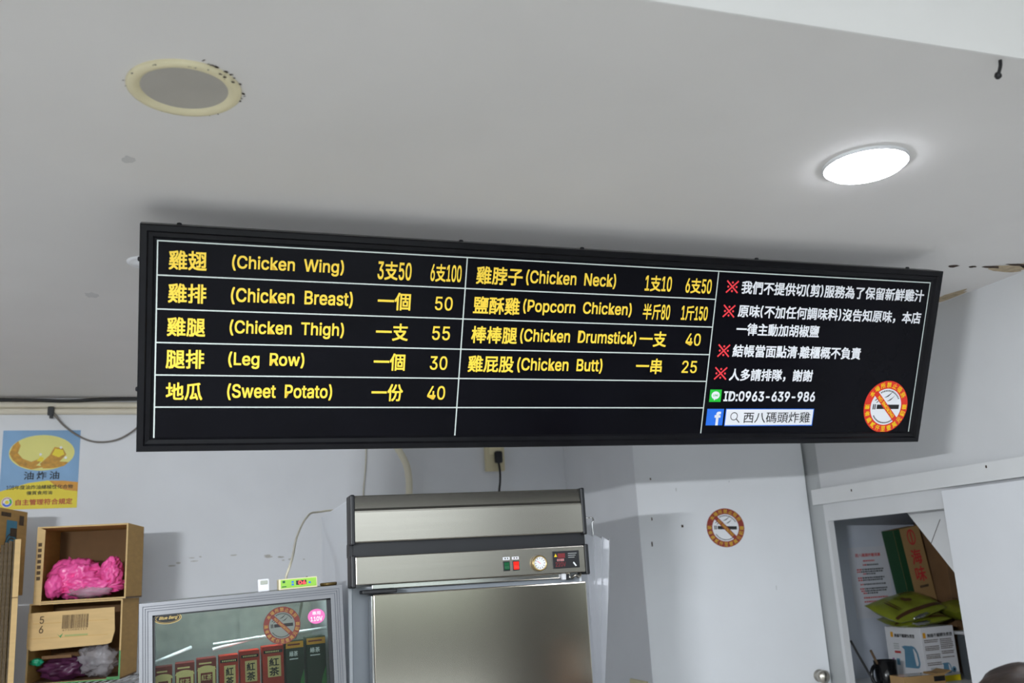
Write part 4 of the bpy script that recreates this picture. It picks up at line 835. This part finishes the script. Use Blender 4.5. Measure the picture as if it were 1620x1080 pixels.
g = MB(); g.prism([(0.16, 0.072), (0.20, 0.070), (0.235, 0.082), (0.228, 0.086), (0.20, 0.077), (0.16, 0.076)], -0.095, -0.002, mat('cardboard_mid', (156, 124, 80), 0.85), FRONT); g.rect(0.145, 0.197, 0.045, 0.066, 0.0006, M_BLK, FRONT); g.obj('flap', t)
g = MB(); g.tube([(2.895, 3.80, 1.21), (2.905, 3.765, 1.14), (2.920, 3.71, 1.04), (2.93, 3.69, 1.006)], 0.005, M_BCORD, n=8); g.obj('cupboard_cable', None, 'black cable slanting down at the left jamb of the cupboard', 'cable')

# ------------------------------------------------------------------ person at the lower right (only the hair shows)
PX, PY, PT = 1.558, 1.52, 1.372
def skin_obj(name, verts, edges, rad, m, parent=None, root=0):
    me = bpy.data.meshes.new(name); me.from_pydata(verts, edges, []); me.materials.append(m)
    o = bpy.data.objects.new(name, me); COL.objects.link(o)
    if parent: o.parent = parent
    o.modifiers.new('skin', 'SKIN'); sk = me.skin_vertices[0].data
    for i, r in enumerate(rad): sk[i].radius = (r, r) if not isinstance(r, tuple) else r; sk[i].use_root = (i == root)
    s = o.modifiers.new('sub', 'SUBSURF'); s.levels = 2; s.render_levels = 2
    for p in me.polygons: p.use_smooth = True
    return o
k = PT/1.60
V = [(0, 0, .82), (0, 0, .95), (0, 0, 1.10), (0, 0, 1.24), (0, 0.0, 1.31), (0, .01, 1.37), (0, .015, 1.44), (0, .01, 1.52)]
R_ = [(.13, .10), (.12, .095), (.13, .10), (.12, .085), .05, .055, .078, .066]
E = [(i, i+1) for i in range(7)]
def chain(pts, rr, at):
    for i, (p, r) in enumerate(zip(pts, rr)):
        V.append(p); R_.append(r); E.append((at if i == 0 else len(V)-2, len(V)-1))
    return len(V)-1
for s in (-1, 1):
    chain([(s*.09, 0, .76), (s*.095, .01, .45), (s*.095, -.01, .12), (s*.095, -.01, .05), (s*.10, .12, .025)], [.085, .058, .04, .038, .03], 0)
    h = chain([(s*.16, 0, 1.24), (s*.20, -.01, 1.02), (s*.19, .10, .84), (s*.185, .15, .77)], [.055, .042, .030, .026], 3)
    for q in range(4): chain([(s*(.165+.014*q), .19, .745), (s*(.163+.014*q), .205, .715), (s*(.162+.014*q), .20, .69)], [.009, .008, .007], h)
    chain([(s*.155, .165, .75), (s*.145, .18, .725)], [.010, .008], h)
    chain([(s*.078, .0, 1.455)], [.014], 6)
chain([(0, .095, 1.452)], [.012], 6)
per = skin_obj('person', [(x*k, y*k, z*k) for x, y, z in V], E, [(tuple(a*k for a in r) if isinstance(r, tuple) else r*k) for r in R_], M_SKIN)
per.matrix_world = T(PX, PY, 0) @ Rz(20)
tag(per, 'person with dark brown hair standing in front of the white sliding door', 'person')
sv = [(0, 0, .84), (0, 0, .97), (0, 0, 1.12), (0, 0, 1.255), (0, 0, 1.30)]; sr = [(.15, .12), (.14, .112), (.148, .116), (.135, .10), (.062, .060)]; se = [(0, 1), (1, 2), (2, 3), (3, 4)]
for s in (-1, 1):
    n0 = len(sv); sv += [(s*.165, 0, 1.24), (s*.20, -.01, 1.06)]; sr += [.070, .060]; se += [(3, n0), (n0, n0+1)]
skin_obj('shirt', [(x*k, y*k, z*k) for x, y, z in sv], se, [(tuple(a*k for a in r) if isinstance(r, tuple) else r*k) for r in sr], M_SHIRT, per)
tv = [(0, 0, .84)]; tr_ = [(.145, .115)]; te = []
for s in (-1, 1):
    n0 = len(tv); tv += [(s*.09, 0, .74), (s*.096, .01, .45), (s*.096, -.01, .10)]; tr_ += [.10, .075, .062]; te += [(0, n0), (n0, n0+1), (n0+1, n0+2)]
skin_obj('trousers', [(x*k, y*k, z*k) for x, y, z in tv], te, [(tuple(a*k for a in r) if isinstance(r, tuple) else r*k) for r in tr_], M_TROU, per)
g = MB(); bm = bmesh.new(); bmesh.ops.create_uvsphere(bm, u_segments=48, v_segments=32, radius=1)
for v in bm.verts:
    d = v.co.normalized(); front = max(0, d.y)
    st = 0.015*math.sin(26*math.atan2(d.x, d.z+0.3)+3*noise.noise(d*3))
    r = 1+st+0.05*noise.noise(d*2.5)
    v.co = Vector((d.x*0.098*r, d.y*0.112*r, d.z*0.105*r + (-0.03*max(0, -d.z)*max(0, -d.y))))
bmesh.ops.delete(bm, geom=[v for v in bm.verts if v.co.y > 0.045 and v.co.z < 0.035], context='VERTS')
bm.verts.index_update()
g.add([v.co.copy() for v in bm.verts], [tuple(v.index for v in f.verts) for f in bm.faces], M_HAIR, T(0, 0.005, PT-0.105), True); bm.free()
g.obj('hair', per)
